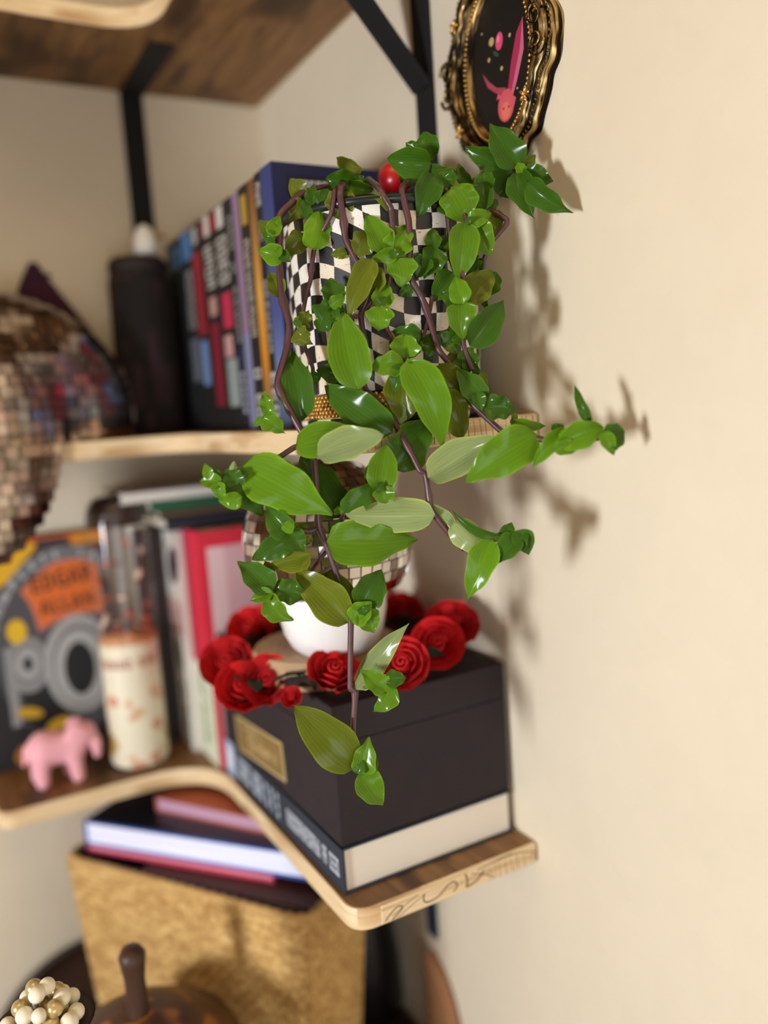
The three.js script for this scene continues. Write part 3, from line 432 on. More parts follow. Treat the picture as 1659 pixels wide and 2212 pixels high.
{ // wreath of red roses
  const o = V(-0.11, BOXTOP, 0.36), t = thing('rose_wreath', 'wreath of red fabric roses around the white foot on the dark box', 'wreath', o.toArray());
  const petalMesh = (cup, w, hgt, open) => grid(6, 5, (u, v) => { const a = (u - 0.5) * w, r = cup * (0.35 + 0.65 * Math.sin(Math.min(1, v * 1.1) * 1.5)) + open * v * v, k = 1 - 0.25 * Math.pow(Math.abs(u - 0.5) * 2, 2) * v; return V(Math.sin(a) * r, hgt * v * k - hgt * 0.45, Math.cos(a) * r); });
  const pl = [new THREE.SphereGeometry(0.008, 12, 10)];
  for (let ring = 0; ring < 4; ring++) { const n = 3 + ring * 2; for (let i = 0; i < n; i++) pl.push(petalMesh(0.0055 + ring * 0.0038, 6.2832 / n * 1.35, 0.026 - ring * 0.0025, 0.001 + ring * 0.002).rotateY(i / n * 6.2832 + ring * 0.5)); }
  const petals = merge(pl.map((g) => g)), core = tube(Array.from({ length: 24 }, (_, i) => { const a = i / 23 * 13, r = 0.0012 + i * 0.0003; return V(Math.cos(a) * r, 0.0135 - i * 0.00015, Math.sin(a) * r); }), 0.0012, 60, 6);
  const felt = new THREE.MeshStandardMaterial({ color: 0xc2060e, roughness: 0.9, side: THREE.DoubleSide }), felt2 = new THREE.MeshStandardMaterial({ color: 0xd40a10, roughness: 0.9, side: THREE.DoubleSide });
  const spots = [[545, 1362, 0.022], [492, 1437, 0.006], [522, 1492, -0.002], [578, 1474, 0.006], [720, 1463, 0.018], [868, 1440, 0.022], [945, 1395, 0.024], [975, 1358, 0.03], [905, 1322, 0.02], [620, 1330, 0.02], [800, 1305, 0.02], [632, 1508, 0.002]];
  const ring = [];
  spots.forEach(([u, v, dy], i) => {
    const p = onPlane(u, v, 'y', BOXTOP + dy); p.x = Math.min(p.x, -0.026); const small = i === 11 ? 0.4 : 1;
    const m = part('rose', petals, i % 2 ? felt : felt2, t); m.position.copy(p).sub(o); m.scale.setScalar(small * rr(0.92, 1.02));
    const f = camera.position.clone().sub(p).normalize().add(V(rr(-0.5, 0.5), rr(0.3, 0.9), rr(-0.3, 0.3))).normalize(); m.quaternion.setFromUnitVectors(V(0, 1, 0), f);
    const c = part('rose_heart', core, felt, m); if (small === 1 && i !== 9 && i !== 10) ring.push(p.clone().sub(o).add(V(0, -0.004, 0)));
  });
  const c = ring.reduce((a, b) => a.add(b), V(0, 0, 0)).multiplyScalar(1 / ring.length); ring.sort((a, b) => Math.atan2(a.z - c.z, a.x - c.x) - Math.atan2(b.z - c.z, b.x - c.x));
  const rp = ring.map((p) => p.clone().lerp(c, 0.1)); rp.forEach((p) => { p.y = Math.max(p.y, 0.006); }); rp.push(rp[0].clone());
  part('ring', tube(rp, (k) => 0.0055 + 0.0008 * Math.sin(k * 90), 120, 8), M(0x2c1d14, 0.95), t, 'dark twig ring');
  const lf = grid(4, 6, (u, v) => V((u - 0.5) * 0.014 * Math.sin(Math.PI * Math.min(1, v * 0.95 + 0.03)), 0.002 * Math.sin(v * 3.14) + 0.003 * Math.abs(u - 0.5), v * 0.026)), gm = M(0x173024, 0.85);
  const curve = new THREE.CatmullRomCurve3(rp, true); for (let i = 0; i < 30; i++) { const m = part('leaf', lf, gm, t); m.position.copy(curve.getPointAt(i / 30)).add(V(0, 0.005, 0)); m.rotation.set(rr(-0.3, 0.5), rr(0, 6.28), rr(-0.4, 0.4)); }
  // the vine hoop sticking up at the right
  part('hoop', new THREE.TorusGeometry(0.016, 0.006, 10, 32).rotateY(0.9).translate(-0.018 - o.x, 0.014, 0.375 - o.z), M(0x8a5a3a, 0.9), t, 'tan twig hoop');
}

// ---------------------------------------------------------------- lowest shelf: standing books and the flat stack on them
{
  const green = spineTex('#d9d4c4', (c, w, h) => { c.fillStyle = '#b01f3a'; c.fillRect(0, 0, w, h * 0.58); c.fillStyle = '#d8203c'; c.fillRect(w * 0.4, 0, w * 0.6, h * 0.58); c.fillStyle = '#dfe0c6'; c.fillRect(0, h * 0.58, w, h * 0.42); marks(c, 14, h * 0.62, 18, h * 0.32, '#8a9a6a', true); marks(c, 40, h * 0.66, 10, h * 0.25, '#9aa880', true); });
  const pink = canvasTex(256, 384, (c, w, h) => { c.fillStyle = '#d8263c'; c.fillRect(0, 0, w, h); c.fillStyle = '#dcaeb4'; c.fillRect(12, 26, w, h); c.fillStyle = '#e8c6c8'; c.fillRect(12, 26, 30, h); c.fillStyle = '#d27c90'; c.beginPath(); c.ellipse(120, 130, 26, 34, 0.5, 0, 7); c.fill(); c.fillStyle = '#3d4450'; c.fillRect(150, 60, 110, 330); c.fillStyle = '#d6952a'; c.fillRect(150, 170, 40, 60); });
  book('book', 'red and cream book with a pink cover facing front, left of the dark box', { pos: [-0.1775, LOW, 0.107], d: 0.162, h: 0.262, t: 0.0635, color: 0xc21f38, spine: green, front: pink });
  book('book', 'white-spined book with a dark blot, beside the red and cream book', { pos: [-0.186, LOW, 0.056], d: 0.16, h: 0.258, t: 0.05, color: 0xd9d2c8, spine: spineTex('#ddd6cc', (c, w, h) => { c.fillStyle = '#2c1626'; c.beginPath(); c.ellipse(44, 80, 26, 44, 0.2, 0, 7); c.fill(); c.fillStyle = '#c9a49a'; c.fillRect(0, 160, 64, 80); c.fillStyle = '#7e8a5c'; c.beginPath(); c.ellipse(30, 290, 20, 40, 0, 0, 7); c.fill(); marks(c, 20, 360, 22, 120, '#6e7a66', true); }) });
  book('book', 'dark brown book standing between the glass jar and the white-spined book', { pos: [-0.212, LOW, 0.012], d: 0.18, h: 0.256, t: 0.043, color: 0x241713, spine: spineTex('#241713', (c, w) => { c.fillStyle = '#302b52'; c.fillRect(0, 0, 20, 200); c.fillStyle = '#6b3a2c'; marks(c, 26, 60, 20, 220, '#5c4036', true); }) });
  const st = [[0.2, 0.013, 0x1b1f30, 'navy book at the bottom of the flat stack on the standing books', 0.004], [0.205, 0.009, 0x5a4534, 'thin brown book in the flat stack, between navy and green', 0], [0.214, 0.011, 0x1d5a3a, 'green book in the flat stack below the white one', 0.003], [0.243, 0.013, 0xd9d4cc, 'white book topmost of the flat stack under the middle shelf', 0.001]];
  let y = LOW + 0.2625;
  for (const [x, h, col, label, dz] of st) { const g = book('book', label, { pos: [-0.03, y, 0.128 + dz], d: 0.118, h: x - 0.03, t: h - 0.0003, color: col, group: 'flat stack on the standing books' }); basisBook(g, V(0, 0, -1), V(-1, 0, 0), V(0, 1, 0)); y += h; }
}

// ---------------------------------------------------------------- black book with an orange panel, glass jar, pink elephant
{
  const cover = canvasTex(512, 860, (c, w, h) => {
    const X = (p) => 143 + 1.6 * p, Y = (p) => (p - 1165) * 1.78, E = (x, y, rx, ry, col, rot = 0) => { c.fillStyle = col; c.beginPath(); c.ellipse(X(x), Y(y), rx * 1.6, ry * 1.78, rot, 0, 7); c.fill(); };
    c.fillStyle = '#161314'; c.fillRect(0, 0, w, h);
    c.fillStyle = '#c25a12'; c.fillRect(0, 0, w, 30); c.fillStyle = '#e6ae0c'; c.beginPath(); c.moveTo(0, 30); c.lineTo(X(80), 26); c.lineTo(X(0), Y(1250)); c.lineTo(0, Y(1300)); c.fill(); c.fillStyle = '#d98a1c'; c.fillRect(X(150), 6, 180, 44); c.fillStyle = '#3a2c2c'; c.fillRect(X(70), 14, 110, 40);
    c.lineWidth = 60; c.strokeStyle = '#6e6f70'; c.beginPath(); c.ellipse(X(130), Y(1400), 270, 340, 0, Math.PI * 1.03, Math.PI * 1.9); c.stroke(); c.lineWidth = 16; c.strokeStyle = '#7c6c4e'; c.beginPath(); c.ellipse(X(130), Y(1400), 228, 300, 0, Math.PI * 1.03, Math.PI * 1.9); c.stroke();
    c.fillStyle = '#b9bab8'; c.font = 'bold 46px sans-serif'; c.textAlign = 'center'; const word = 'COMPLETE TALES'; for (let i = 0; i < word.length; i++) { const a = Math.PI * (1.1 + 0.68 * i / (word.length - 1)); c.save(); c.translate(X(130) + Math.cos(a) * 262, Y(1400) + Math.sin(a) * 328); c.rotate(a + Math.PI / 2); c.fillText(word[i], 0, 0); c.restore(); }
    E(105, 1420, 150, 190, '#4a484a'); E(60, 1520, 60, 70, '#0d0c0d');
    c.fillStyle = '#dd6a1c'; c.strokeStyle = '#d07050'; c.lineWidth = 12; c.beginPath(); c.moveTo(X(28), Y(1278)); c.quadraticCurveTo(X(110), Y(1195), X(200), Y(1240)); c.lineTo(X(206), Y(1345)); c.quadraticCurveTo(X(130), Y(1325), X(58), Y(1362)); c.quadraticCurveTo(X(50), Y(1300), X(28), Y(1278)); c.closePath(); c.fill(); c.stroke();
    c.fillStyle = '#3a1c06'; c.font = 'bold 74px sans-serif'; c.save(); c.translate(X(120), Y(1278)); c.rotate(-0.1); c.scale(0.95, 1.2); c.fillText('EDGAR', 0, 0); c.restore(); c.save(); c.translate(X(128), Y(1330)); c.rotate(-0.06); c.scale(0.9, 1.05); c.fillText('ALLAN', 0, 0); c.restore();
    E(22, 1432, 48, 60, '#8d8b88'); E(22, 1430, 34, 44, '#6f6d6c'); E(22, 1430, 28, 36, '#a19f9a'); E(22, 1430, 11, 15, '#1a191a'); c.fillStyle = '#8d8b88'; c.fillRect(X(-28), Y(1390), 34, 300);
    E(140, 1450, 84, 108, '#a3a19c'); E(140, 1454, 66, 90, '#767270'); E(140, 1458, 60, 82, '#aaa8a3'); E(138, 1460, 36, 58, '#050505');
    E(6, 1358, 22, 26, '#e2b40c'); E(75, 1572, 30, 13, '#c89a10', -0.2); E(14, 1535, 30, 12, '#c79a14', 0.3); E(210, 1532, 18, 14, '#b58e10'); E(10, 1625, 42, 28, '#a8640c'); E(120, 1640, 60, 12, '#5e2c10');
  });
  book('book', 'black book with an orange panel and big grey letters facing front, behind the pink elephant', { pos: [-0.3965, LOW, 0.003], d: 0.152, h: 0.262, t: 0.0165, color: 0x171415, front: cover });
}
{
  const t = thing('glass_jar', 'tall clear glass jar half filled with cream wax and orange bits', 'jar', [-0.2445, LOW, 0.09]), R = 0.0335, h = 0.306;
  const glass = new THREE.MeshPhysicalMaterial({ color: 0xffffff, transmission: 1, thickness: 0, roughness: 0.1, ior: 1.3, side: THREE.DoubleSide });
  part('glass', lathe([[0.0001, 0.0005], [R - 0.006, 0.0005], [R, 0.006], [R, h - 0.03], [R - 0.003, h - 0.014], [R - 0.012, h - 0.002], [0.0001, h]], 64), glass, t, 'clear glass');
  part('stopper', lathe([[0.0001, h - 0.034], [R - 0.0035, h - 0.034], [R - 0.003, h - 0.02], [R - 0.008, h - 0.008], [R - 0.016, h - 0.0025], [0.0001, h - 0.0015]], 48), M(0x40302a, 0.3), t, 'dark brown stopper');
  part('bottle_neck_ring', new THREE.TorusGeometry(R - 0.0035, 0.0016, 8, 48).rotateX(Math.PI / 2).translate(0, h - 0.028, 0), M(0x4a3a30, 0.3), t);
  const wax = canvasTex(512, 512, (c, w, hh) => { c.fillStyle = '#e6dcc0'; c.fillRect(0, 0, w, hh); for (let i = 0; i < 26; i++) { c.fillStyle = ['rgba(190,90,60,.55)', 'rgba(206,130,90,.5)', 'rgba(196,160,90,.6)'][i % 3]; c.beginPath(); c.ellipse(rnd() * w, 140 + rnd() * 350, rr(10, 26), rr(10, 24), 0, 0, 7); c.fill(); } c.fillStyle = '#c3a45c'; c.beginPath(); c.ellipse(120, 400, 60, 46, 0.3, 0, 7); c.ellipse(380, 400, 60, 46, 0.3, 0, 7); c.fill(); c.fillStyle = '#c98a58'; c.fillRect(0, 0, w, 26); for (let k = 0; k < 4; k++) marks(c, 8 + k * 128, 76, 112, 36, '#9c4a30'); });
  part('wax', uvFrom(lathe([[0.0001, 0.0015], [R - 0.006, 0.002], [R - 0.0022, 0.007], [R - 0.0022, 0.148], [0.0001, 0.15]], 48), (x, y, z) => [Math.atan2(x, z) / 6.2832 + 0.5, y / 0.15]), new THREE.MeshStandardMaterial({ map: wax, roughness: 0.5 }), t, 'cream wax with reddish print');
  const bit = new THREE.SphereGeometry(1, 8, 6); for (let i = 0; i < 22; i++) { const a = i * 2.4, r = R - 0.009, m = part('dried_petal', bit, [M(0xc05a34, 0.8), M(0xd8b8a0, 0.8), M(0x8a3a30, 0.8)][i % 3], t); m.scale.set(rr(0.004, 0.007), rr(0.002, 0.006), rr(0.002, 0.004)); m.position.set(Math.sin(a) * r, i < 9 ? 0.152 + i * 0.0015 : 0.165 + (i - 9) * 0.0075, Math.cos(a) * r); m.rotation.set(rnd() * 3, a, rnd() * 3); }
}
{ // pink elephant
  const C = (a, b, r0, r1) => [V(...a), V(...b), r0, r1];
  const bones = [C([-0.018, 0.047, 0], [0.013, 0.044, 0], 0.0225, 0.0185), C([0.013, 0.048, 0], [0.029, 0.059, 0.002], 0.014, 0.013), C([0.03, 0.06, 0.002], [0.0415, 0.044, 0.005], 0.0095, 0.006), C([0.0415, 0.044, 0.005], [0.041, 0.03, 0.008], 0.006, 0.0045),
    C([-0.024, 0.036, 0.011], [-0.0245, 0.0085, 0.012], 0.0098, 0.0082), C([-0.028, 0.036, -0.011], [-0.03, 0.0085, -0.012], 0.0098, 0.008), C([0.014, 0.036, 0.011], [0.0165, 0.0085, 0.012], 0.0095, 0.008), C([0.009, 0.036, -0.011], [0.008, 0.0085, -0.012], 0.0095, 0.008), C([-0.04, 0.05, 0], [-0.044, 0.032, 0.001], 0.0028, 0.002)];
  const P = V(0, 0, 0);
  const sdf = (x, y, z) => { P.set(x, y, z); let d = 1; for (const b of bones) d = smin(d, capsule(P, ...b), 0.007); const ear = (s) => { const ex = (x - 0.018) / 0.0125, ey = (y - 0.06) / 0.0155, ez = (z - s * 0.0145) / 0.0042; return (Math.sqrt(ex * ex + ey * ey + ez * ez) - 1) * 0.0042; }; d = smin(d, Math.min(ear(1), ear(-1)), 0.004); return Math.max(d, 0.0004 - y); };
  const t = thing('elephant_figurine', 'small pink elephant figurine on the front of the lowest shelf', 'figurine', [-0.327, LOW, 0.092], -0.12); t.scale.setScalar(0.87);
  part('body', sdfGeo(sdf, [0, 0.042, 0], 0.05, 64), M(0xeeaab2, 0.7), t);
  for (const s of [1, -1]) { part('eye', new THREE.SphereGeometry(0.0016, 10, 8).translate(0.036, 0.065, 0.002 + s * 0.0095), M(0x2a1414, 0.3), t); part('tusk', new THREE.ConeGeometry(0.0018, 0.008, 8).rotateZ(-2.2).translate(0.0415, 0.0475, 0.004 + s * 0.0075), M(0xf6ead8, 0.4), t); }
}

// ---------------------------------------------------------------- below the shelves: basket with books and what stands round it
const SB = EYE - 0.7;
{
  const t = thing('sideboard', 'dark brown wooden sideboard in the corner below the shelves', 'sideboard', [-0.24, 0, 0.24]);
  part('top', rbox(0.47, 0.025, 0.47, 0.003, 0, SB - 0.0125, 0), M(0x3a2618, 0.5), t); part('carcass', rbox(0.45, SB - 0.085, 0.44, 0.003, 0, (SB - 0.025 + 0.06) / 2, -0.01), M(0x33211a, 0.6), t);
  for (const [x, z] of [[1, 1], [1, -1], [-1, 1], [-1, -1]]) part('leg', cyl(0.018, 0.012, 0.06, 16, x * 0.19, 0.03, z * 0.18), M(0x2a1b12, 0.6), t);
  for (const s of [-1, 1]) { const d = part('door', rbox(0.22, SB - 0.11, 0.014, 0.003, s * 0.1125, (SB + 0.04) / 2, 0.217), M(0x3f2a1c, 0.55), t); part('knob', new THREE.SphereGeometry(0.009, 12, 10).translate(s * 0.02, SB * 0.6, 0.232), goldClean, d); }
}
const YR = EYE - 0.46, A0 = onPlane(128, 1855, 'y', YR), B0 = onPlane(665, 2000, 'y', YR);
const BL = A0.distanceTo(B0), BD = 0.125, BH = YR - SB - 0.0008, bAng = -Math.atan2(B0.z - A0.z, B0.x - A0.x), e1 = B0.clone().sub(A0).normalize(), e2 = V(e1.z, 0, -e1.x);
const BC = A0.clone().add(B0).multiplyScalar(0.5).addScaledVector(e2, BD / 2);
{
  const t = thing('storage_basket', 'golden woven grass basket with a dark rim, filled with books', 'basket', [BC.x, SB + 0.0006, BC.z], bAng);
  const per = (u, k, off) => { const lx = BL / 2 * k + off, lz = BD / 2 * k + off, r = 0.016, q = ((u % 1) + 1) % 1 * 4, seg = Math.floor(q), f = q - seg, cs = [[-lx, lz], [lx, lz], [lx, -lz], [-lx, -lz]], a = cs[seg], b = cs[(seg + 1) % 4]; const x = a[0] + (b[0] - a[0]) * f, z = a[1] + (b[1] - a[1]) * f; const ax = Math.abs(x), az = Math.abs(z), dx = ax - (lx - r), dz = az - (lz - r); if (dx > 0 && dz > 0) { const m = Math.max(dx, dz), l = Math.hypot(dx, dz); return [Math.sign(x) * (lx - r + dx * m / l * 1), Math.sign(z) * (lz - r + dz * m / l * 1)]; } return [x, z]; };
  const rows = 30, cols = 44;
  const straw = new THREE.MeshStandardMaterial({ map: dataTex(256, (u, v) => { const k = fbm(u * 18, v * 30, 81, 18, 30, 3), q = fbm(u * 60, v * 20, 83, 60, 20, 2); return lerp3([150, 106, 50], [236, 198, 130], k * 0.9 + q * 0.4 - 0.1); }, true, 1), roughness: 0.85, side: THREE.DoubleSide });
  straw.map.repeat.set(6, 2);
  part('woven_body', grid(480, 180, (u, v) => { const k = 0.86 + 0.14 * v, row = v * rows, s = Math.abs(Math.sin(row * Math.PI)), ph = Math.floor(row) % 2, wv = Math.sin(u * cols * 4 * Math.PI + ph * Math.PI) * 0.5 + 0.5, [x, z] = per(u + 1e-6, k, -0.003 + 0.0035 * Math.sqrt(s) * (0.35 + 0.65 * wv)); return V(x, 0.001 + v * BH, z); }), straw, t);
  part('lining', grid(80, 2, (u, v) => { const [x, z] = per(u + 1e-6, 0.86 + 0.14 * v, -0.0095); return V(x, 0.004 + v * (BH - 0.002), z); }), M(0x14100c, 0.8), t, 'black lining');
  part('bottom', box(BL * 0.84, 0.004, BD * 0.84, 0, 0.003, 0), straw, t);
  const rim = []; for (let i = 0; i < 64; i++) { const [x, z] = per(i / 64, 1, -0.005); rim.push(V(x, BH, z)); } rim.push(rim[0].clone());
  part('rim', tube(rim, (k) => 0.0042 + 0.0007 * Math.sin(k * 400), 300, 8), straw, t);
  const rim2 = rim.map((p) => V(p.x * 0.955, p.y - 0.001, p.z * 0.88)); part('rim_cord', tube(rim2, 0.0032, 200, 8), M(0x120f0d, 0.6), t, 'black cord inside the rim');
}
{ // books on the basket, in its own axes
  const place = (x, y, z) => { const p = BC.clone().addScaledVector(e1, x).addScaledVector(e2, -z); return [p.x, YR + y, p.z]; };
  const lieBook = (label, o) => { const g = book('book', label, { ...o, lie: true, ry: bAng + (o.turn ?? 0), group: 'books lying on the woven basket' }); g.rotation.order = 'YXZ'; return g; };
  const cover = canvasTex(512, 256, (c, w, h) => { c.fillStyle = '#0e1322'; c.fillRect(0, 0, w, h); c.fillStyle = '#6e4a40'; c.beginPath(); c.ellipse(130, 170, 50, 34, 0, 0, 7); c.fill(); c.fillStyle = '#7a5446'; c.beginPath(); c.moveTo(190, 250); c.lineTo(240, 120); c.lineTo(420, 90); c.lineTo(440, 250); c.fill(); c.fillStyle = '#141c38'; c.fillRect(450, 0, 62, h); for (let i = 0; i < 40; i++) { c.strokeStyle = 'rgba(40,20,20,.25)'; c.beginPath(); c.moveTo(200, 110 + i * 4); c.lineTo(440, 100 + i * 4); c.stroke(); } });
  const stripe = (a, b) => new THREE.MeshStandardMaterial({ map: dataTex(64, (u, v) => lerp3(a, b, noise(u * 3, v * 40, 4, 3, 40)), true, 1), roughness: 0.85 });
  const blue = lieBook('wide blue book with a dark photo cover lying across the woven basket', { pos: place(-BL / 2 + 0.012, 0.0385, -0.062), d: BL - 0.006, h: 0.107, t: 0.027, color: 0x2a5cb4, page: stripe([250, 248, 255], [222, 224, 252]), turn: 0.1 });
  part('cover_photo', uvFrom(box(BL - 0.012, 0.1, 0.0006, (BL - 0.006) / 2, 0.053, -0.0002), (x, y) => [x / (BL - 0.006), y / 0.107]), new THREE.MeshStandardMaterial({ map: cover, roughness: 0.3 }), blue, 'dark cover photo of a brown shape');
  lieBook('thin pink magazine lying under the wide blue book', { pos: place(-BL / 2 + 0.012, 0.0112, -0.058), d: 0.235, h: 0.1, t: 0.009, color: 0xd0365a, turn: 0.09, page: stripe([232, 206, 206], [222, 70, 90]) });
  lieBook('brown book with cream pages in the basket below the pink magazine', { pos: place(-0.06, 0.002, -0.05), d: BL / 2 + 0.048, h: 0.103, t: 0.014, color: 0x4a2416, page: M(0xd8bf94, 0.9), turn: 0.05 });
  lieBook('pinkish orange book lying on the wide blue book behind the shelf edge', { pos: place(-0.075, 0.0552, -0.061), d: 0.19, h: 0.06, t: 0.0165, color: 0xb8603e, page: stripe([176, 150, 196], [206, 150, 150]), turn: 0.0 });
  const p0 = V(...place(-0.075, -0.006, 0.0525)), p1 = V(...place(0.03, -0.008, 0.0535)), d = p1.clone().sub(p0), t = thing('marker_pen', 'white marker pen with a black cap lying inside the basket rim', 'pen', p0.toArray());
  t.quaternion.setFromUnitVectors(V(0, 1, 0), d.clone().normalize()); const L = d.length();
  part('barrel', lathe([[0.0001, 0], [0.0042, 0.0005], [0.0048, 0.004], [0.0048, L * 0.62], [0.0001, L * 0.62]], 24), M(0xe8e4e0, 0.4), t); part('cap', lathe([[0.0001, L * 0.6], [0.0054, L * 0.6], [0.0054, L * 0.95], [0.004, L], [0.0001, L]], 24), M(0x121212, 0.35), t, 'black cap');
}
{ // dark oval tray leaning on the wall, pot shape for the basket's shadow, beads, vase, board
  const c = onPlane(225, 2235, 'z', 0.014), t = thing('oval_tray', 'dark brown oval wooden tray standing against the back wall behind the basket', 'tray', [c.x, SB, 0.012]);
  const rx = 0.125, ry = Math.min(0.13, c.y - SB); const cy = c.y - SB;
  part('tray_base', grid(64, 8, (u, v) => { const a = u * 6.2832, q = v; return V(Math.cos(a) * rx * q, Math.max(0.001, cy + Math.sin(a) * 0.128 * q), -0.006 + 0.012 * sm(0.8, 1, q)); }), new THREE.MeshStandardMaterial({ map: floorTex, color: 0x5a4030, roughness: 0.6, side: THREE.DoubleSide }), t);
  part('tray_rim', tube(Array.from({ length: 49 }, (_, i) => { const a = i / 48 * 6.2832; return V(Math.cos(a) * rx, Math.max(0.005, cy + Math.sin(a) * 0.128), 0.004); }), 0.005, 120, 8), M(0x2a1810, 0.6), t);
}
{  // added pot shape: its dark colours stand in for shade on the basket
  const k = at(283, 2046, 0.70), t = thing('basket_shadow_pot', 'amber brown pot shape with a knob, added for the shadow on the woven basket', 'pot', [k.x, SB, k.z]), top = k.y - SB;
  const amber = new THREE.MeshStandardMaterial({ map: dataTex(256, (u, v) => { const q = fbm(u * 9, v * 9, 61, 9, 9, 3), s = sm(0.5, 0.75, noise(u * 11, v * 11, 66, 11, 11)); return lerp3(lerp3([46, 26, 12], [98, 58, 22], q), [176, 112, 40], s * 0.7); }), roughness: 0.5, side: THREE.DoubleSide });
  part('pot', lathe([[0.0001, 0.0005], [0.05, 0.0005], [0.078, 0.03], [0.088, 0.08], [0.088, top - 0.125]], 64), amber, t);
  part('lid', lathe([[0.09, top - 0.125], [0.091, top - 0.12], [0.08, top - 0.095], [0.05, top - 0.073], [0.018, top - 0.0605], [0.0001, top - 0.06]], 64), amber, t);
  part('knob', lathe([[0.0095, top - 0.061], [0.0085, top - 0.03], [0.0105, top - 0.014], [0.0115, top - 0.007], [0.008, top - 0.001], [0.0001, top]], 32), M(0x3f2412, 0.5), t, 'dark knob shaped for the peak of the shadow');
}
{
  const c = at(92, 2192, 0.57), t = thing('bead_garland', 'small heap of cream and gold beads in the lower left corner', 'beads', [c.x, SB, c.z]), b = new THREE.SphereGeometry(0.0064, 16, 12);
  const y0 = c.y - SB;
  part('stem', cyl(0.012, 0.03, y0 - 0.012, 16, 0, (y0 - 0.012) / 2, 0), M(0x2a1a10, 0.8), t, 'dark stand under the beads');
  part('dish', lathe([[0.0001, y0 - 0.014], [0.03, y0 - 0.012], [0.034, y0 - 0.006], [0.031, y0 - 0.007], [0.0001, y0 - 0.01]], 32), M(0x2a1a10, 0.6), t);
  const bm = [M(0xeadfc4, 0.35), M(0xcbb27a, 0.3, { metalness: 0.5 })];
  for (let i = 0; i < 26; i++) { const l = i < 15 ? 0 : i < 23 ? 1 : 2, n = [15, 8, 3][l], a = (i - [0, 15, 23][l]) / n * 6.2832 + l, r = [0.0225, 0.0135, 0.005][l] * (l === 0 && i % 3 === 0 ? 0.55 : 1); const m = part('bead', b, bm[i % 3 === 0 ? 1 : 0], t); m.position.set(Math.cos(a) * r, y0 - 0.001 + l * 0.01, Math.sin(a) * r); m.scale.setScalar(rr(0.75, 1)); }
}
{
  const c = at(790, 2090, 0.965), t = thing('vase', 'glossy black flared vase right of the woven basket', 'vase', [c.x, SB, c.z]);
  part('body', lathe([[0.0001, 0.0005], [0.03, 0.0005], [0.042, 0.02], [0.04, 0.07], [0.03, 0.14], [0.0235, 0.19], [0.0235, 0.25], [0.021, 0.252], [0.021, 0.19]], 48), M(0x0c0a0a, 0.3), t); part('lip', new THREE.TorusGeometry(0.0225, 0.002, 8, 48).rotateX(Math.PI / 2).translate(0, 0.2515, 0), M(0x0c0a0a, 0.3), t);
}
{
  const s = new THREE.Shape(); s.moveTo(0, 0); s.lineTo(0, 0.118); s.bezierCurveTo(0.02, 0.11, 0.045, 0.085, 0.05, 0.03); s.lineTo(0.052, 0);
  const p = onPlane(930, 2062, 'x', -0.006), g = new THREE.ExtrudeGeometry(s, { depth: 0.009, bevelEnabled: true, bevelSize: 0.0015, bevelThickness: 0.0015, bevelSegments: 2, curveSegments: 24 });
  const t = thing('wooden_board', 'tan rounded wooden board leaning on the right wall below the shelves', 'board', [-0.0032, SB, p.z], -Math.PI / 2);
  g.scale(1, (p.y - SB) / 0.118, 1); g.translate(0, 0.0016, 0); part('board', g, M(0x9a6a44, 0.7), t); part('edge_band', rbox(0.05, 0.006, 0.0135, 0.001, 0.026, 0.005, 0.0045), M(0x7c5234, 0.7), t);
}
// ---------------------------------------------------------------- the trailing plant
const plant = thing('trailing_plant', 'trailing green plant with glossy pointed leaves on purple stems, hanging from the checkered pot', 'plant', [POT.x, MID + 0.139, POT.z]);
const PO = plant.position.clone();
const leafTex = dataTex(256, (u, v) => { const x = Math.abs(u * 2 - 1), vein = 0.5 + 0.5 * Math.cos(x * 34), n = fbm(u * 20, v * 5, 3, 20, 5, 3), e = sm(0.9, 0.985, x), m = sm(0.06, 0.0, x); const g = 232 + vein * 8 - 18 * n; return lerp3([g, g, g], [255, 255, 200], e * 0.8 + m * 0.4); });
const leafBump = dataTex(256, (u, v) => { const x = Math.abs(u * 2 - 1); return 128 + 40 * Math.cos(x * 34) + 60 * (fbm(u * 14, v * 10, 13, 14, 10, 3) - 0.5) - 70 * sm(0.07, 0, x); }, false);
const leafMat = new THREE.MeshPhysicalMaterial({ vertexColors: true, map: leafTex, bumpMap: leafBump, bumpScale: 0.00025, roughness: 0.7, clearcoat: 0.3, clearcoatRoughness: 0.16, transmission: 0.18, thickness: 0, specularIntensity: 0.3, side: THREE.DoubleSide });
const TONE = { g: [0.055, 0.15, 0.002], b: [0.138, 0.298, 0.002], y: [0.15, 0.185, 0.003], p: [0.1, 0.2, 0.01] };  // b: the same leaf green, painted brighter for leaves in the light
const UNDER = [0.36, 0.45, 0.16];
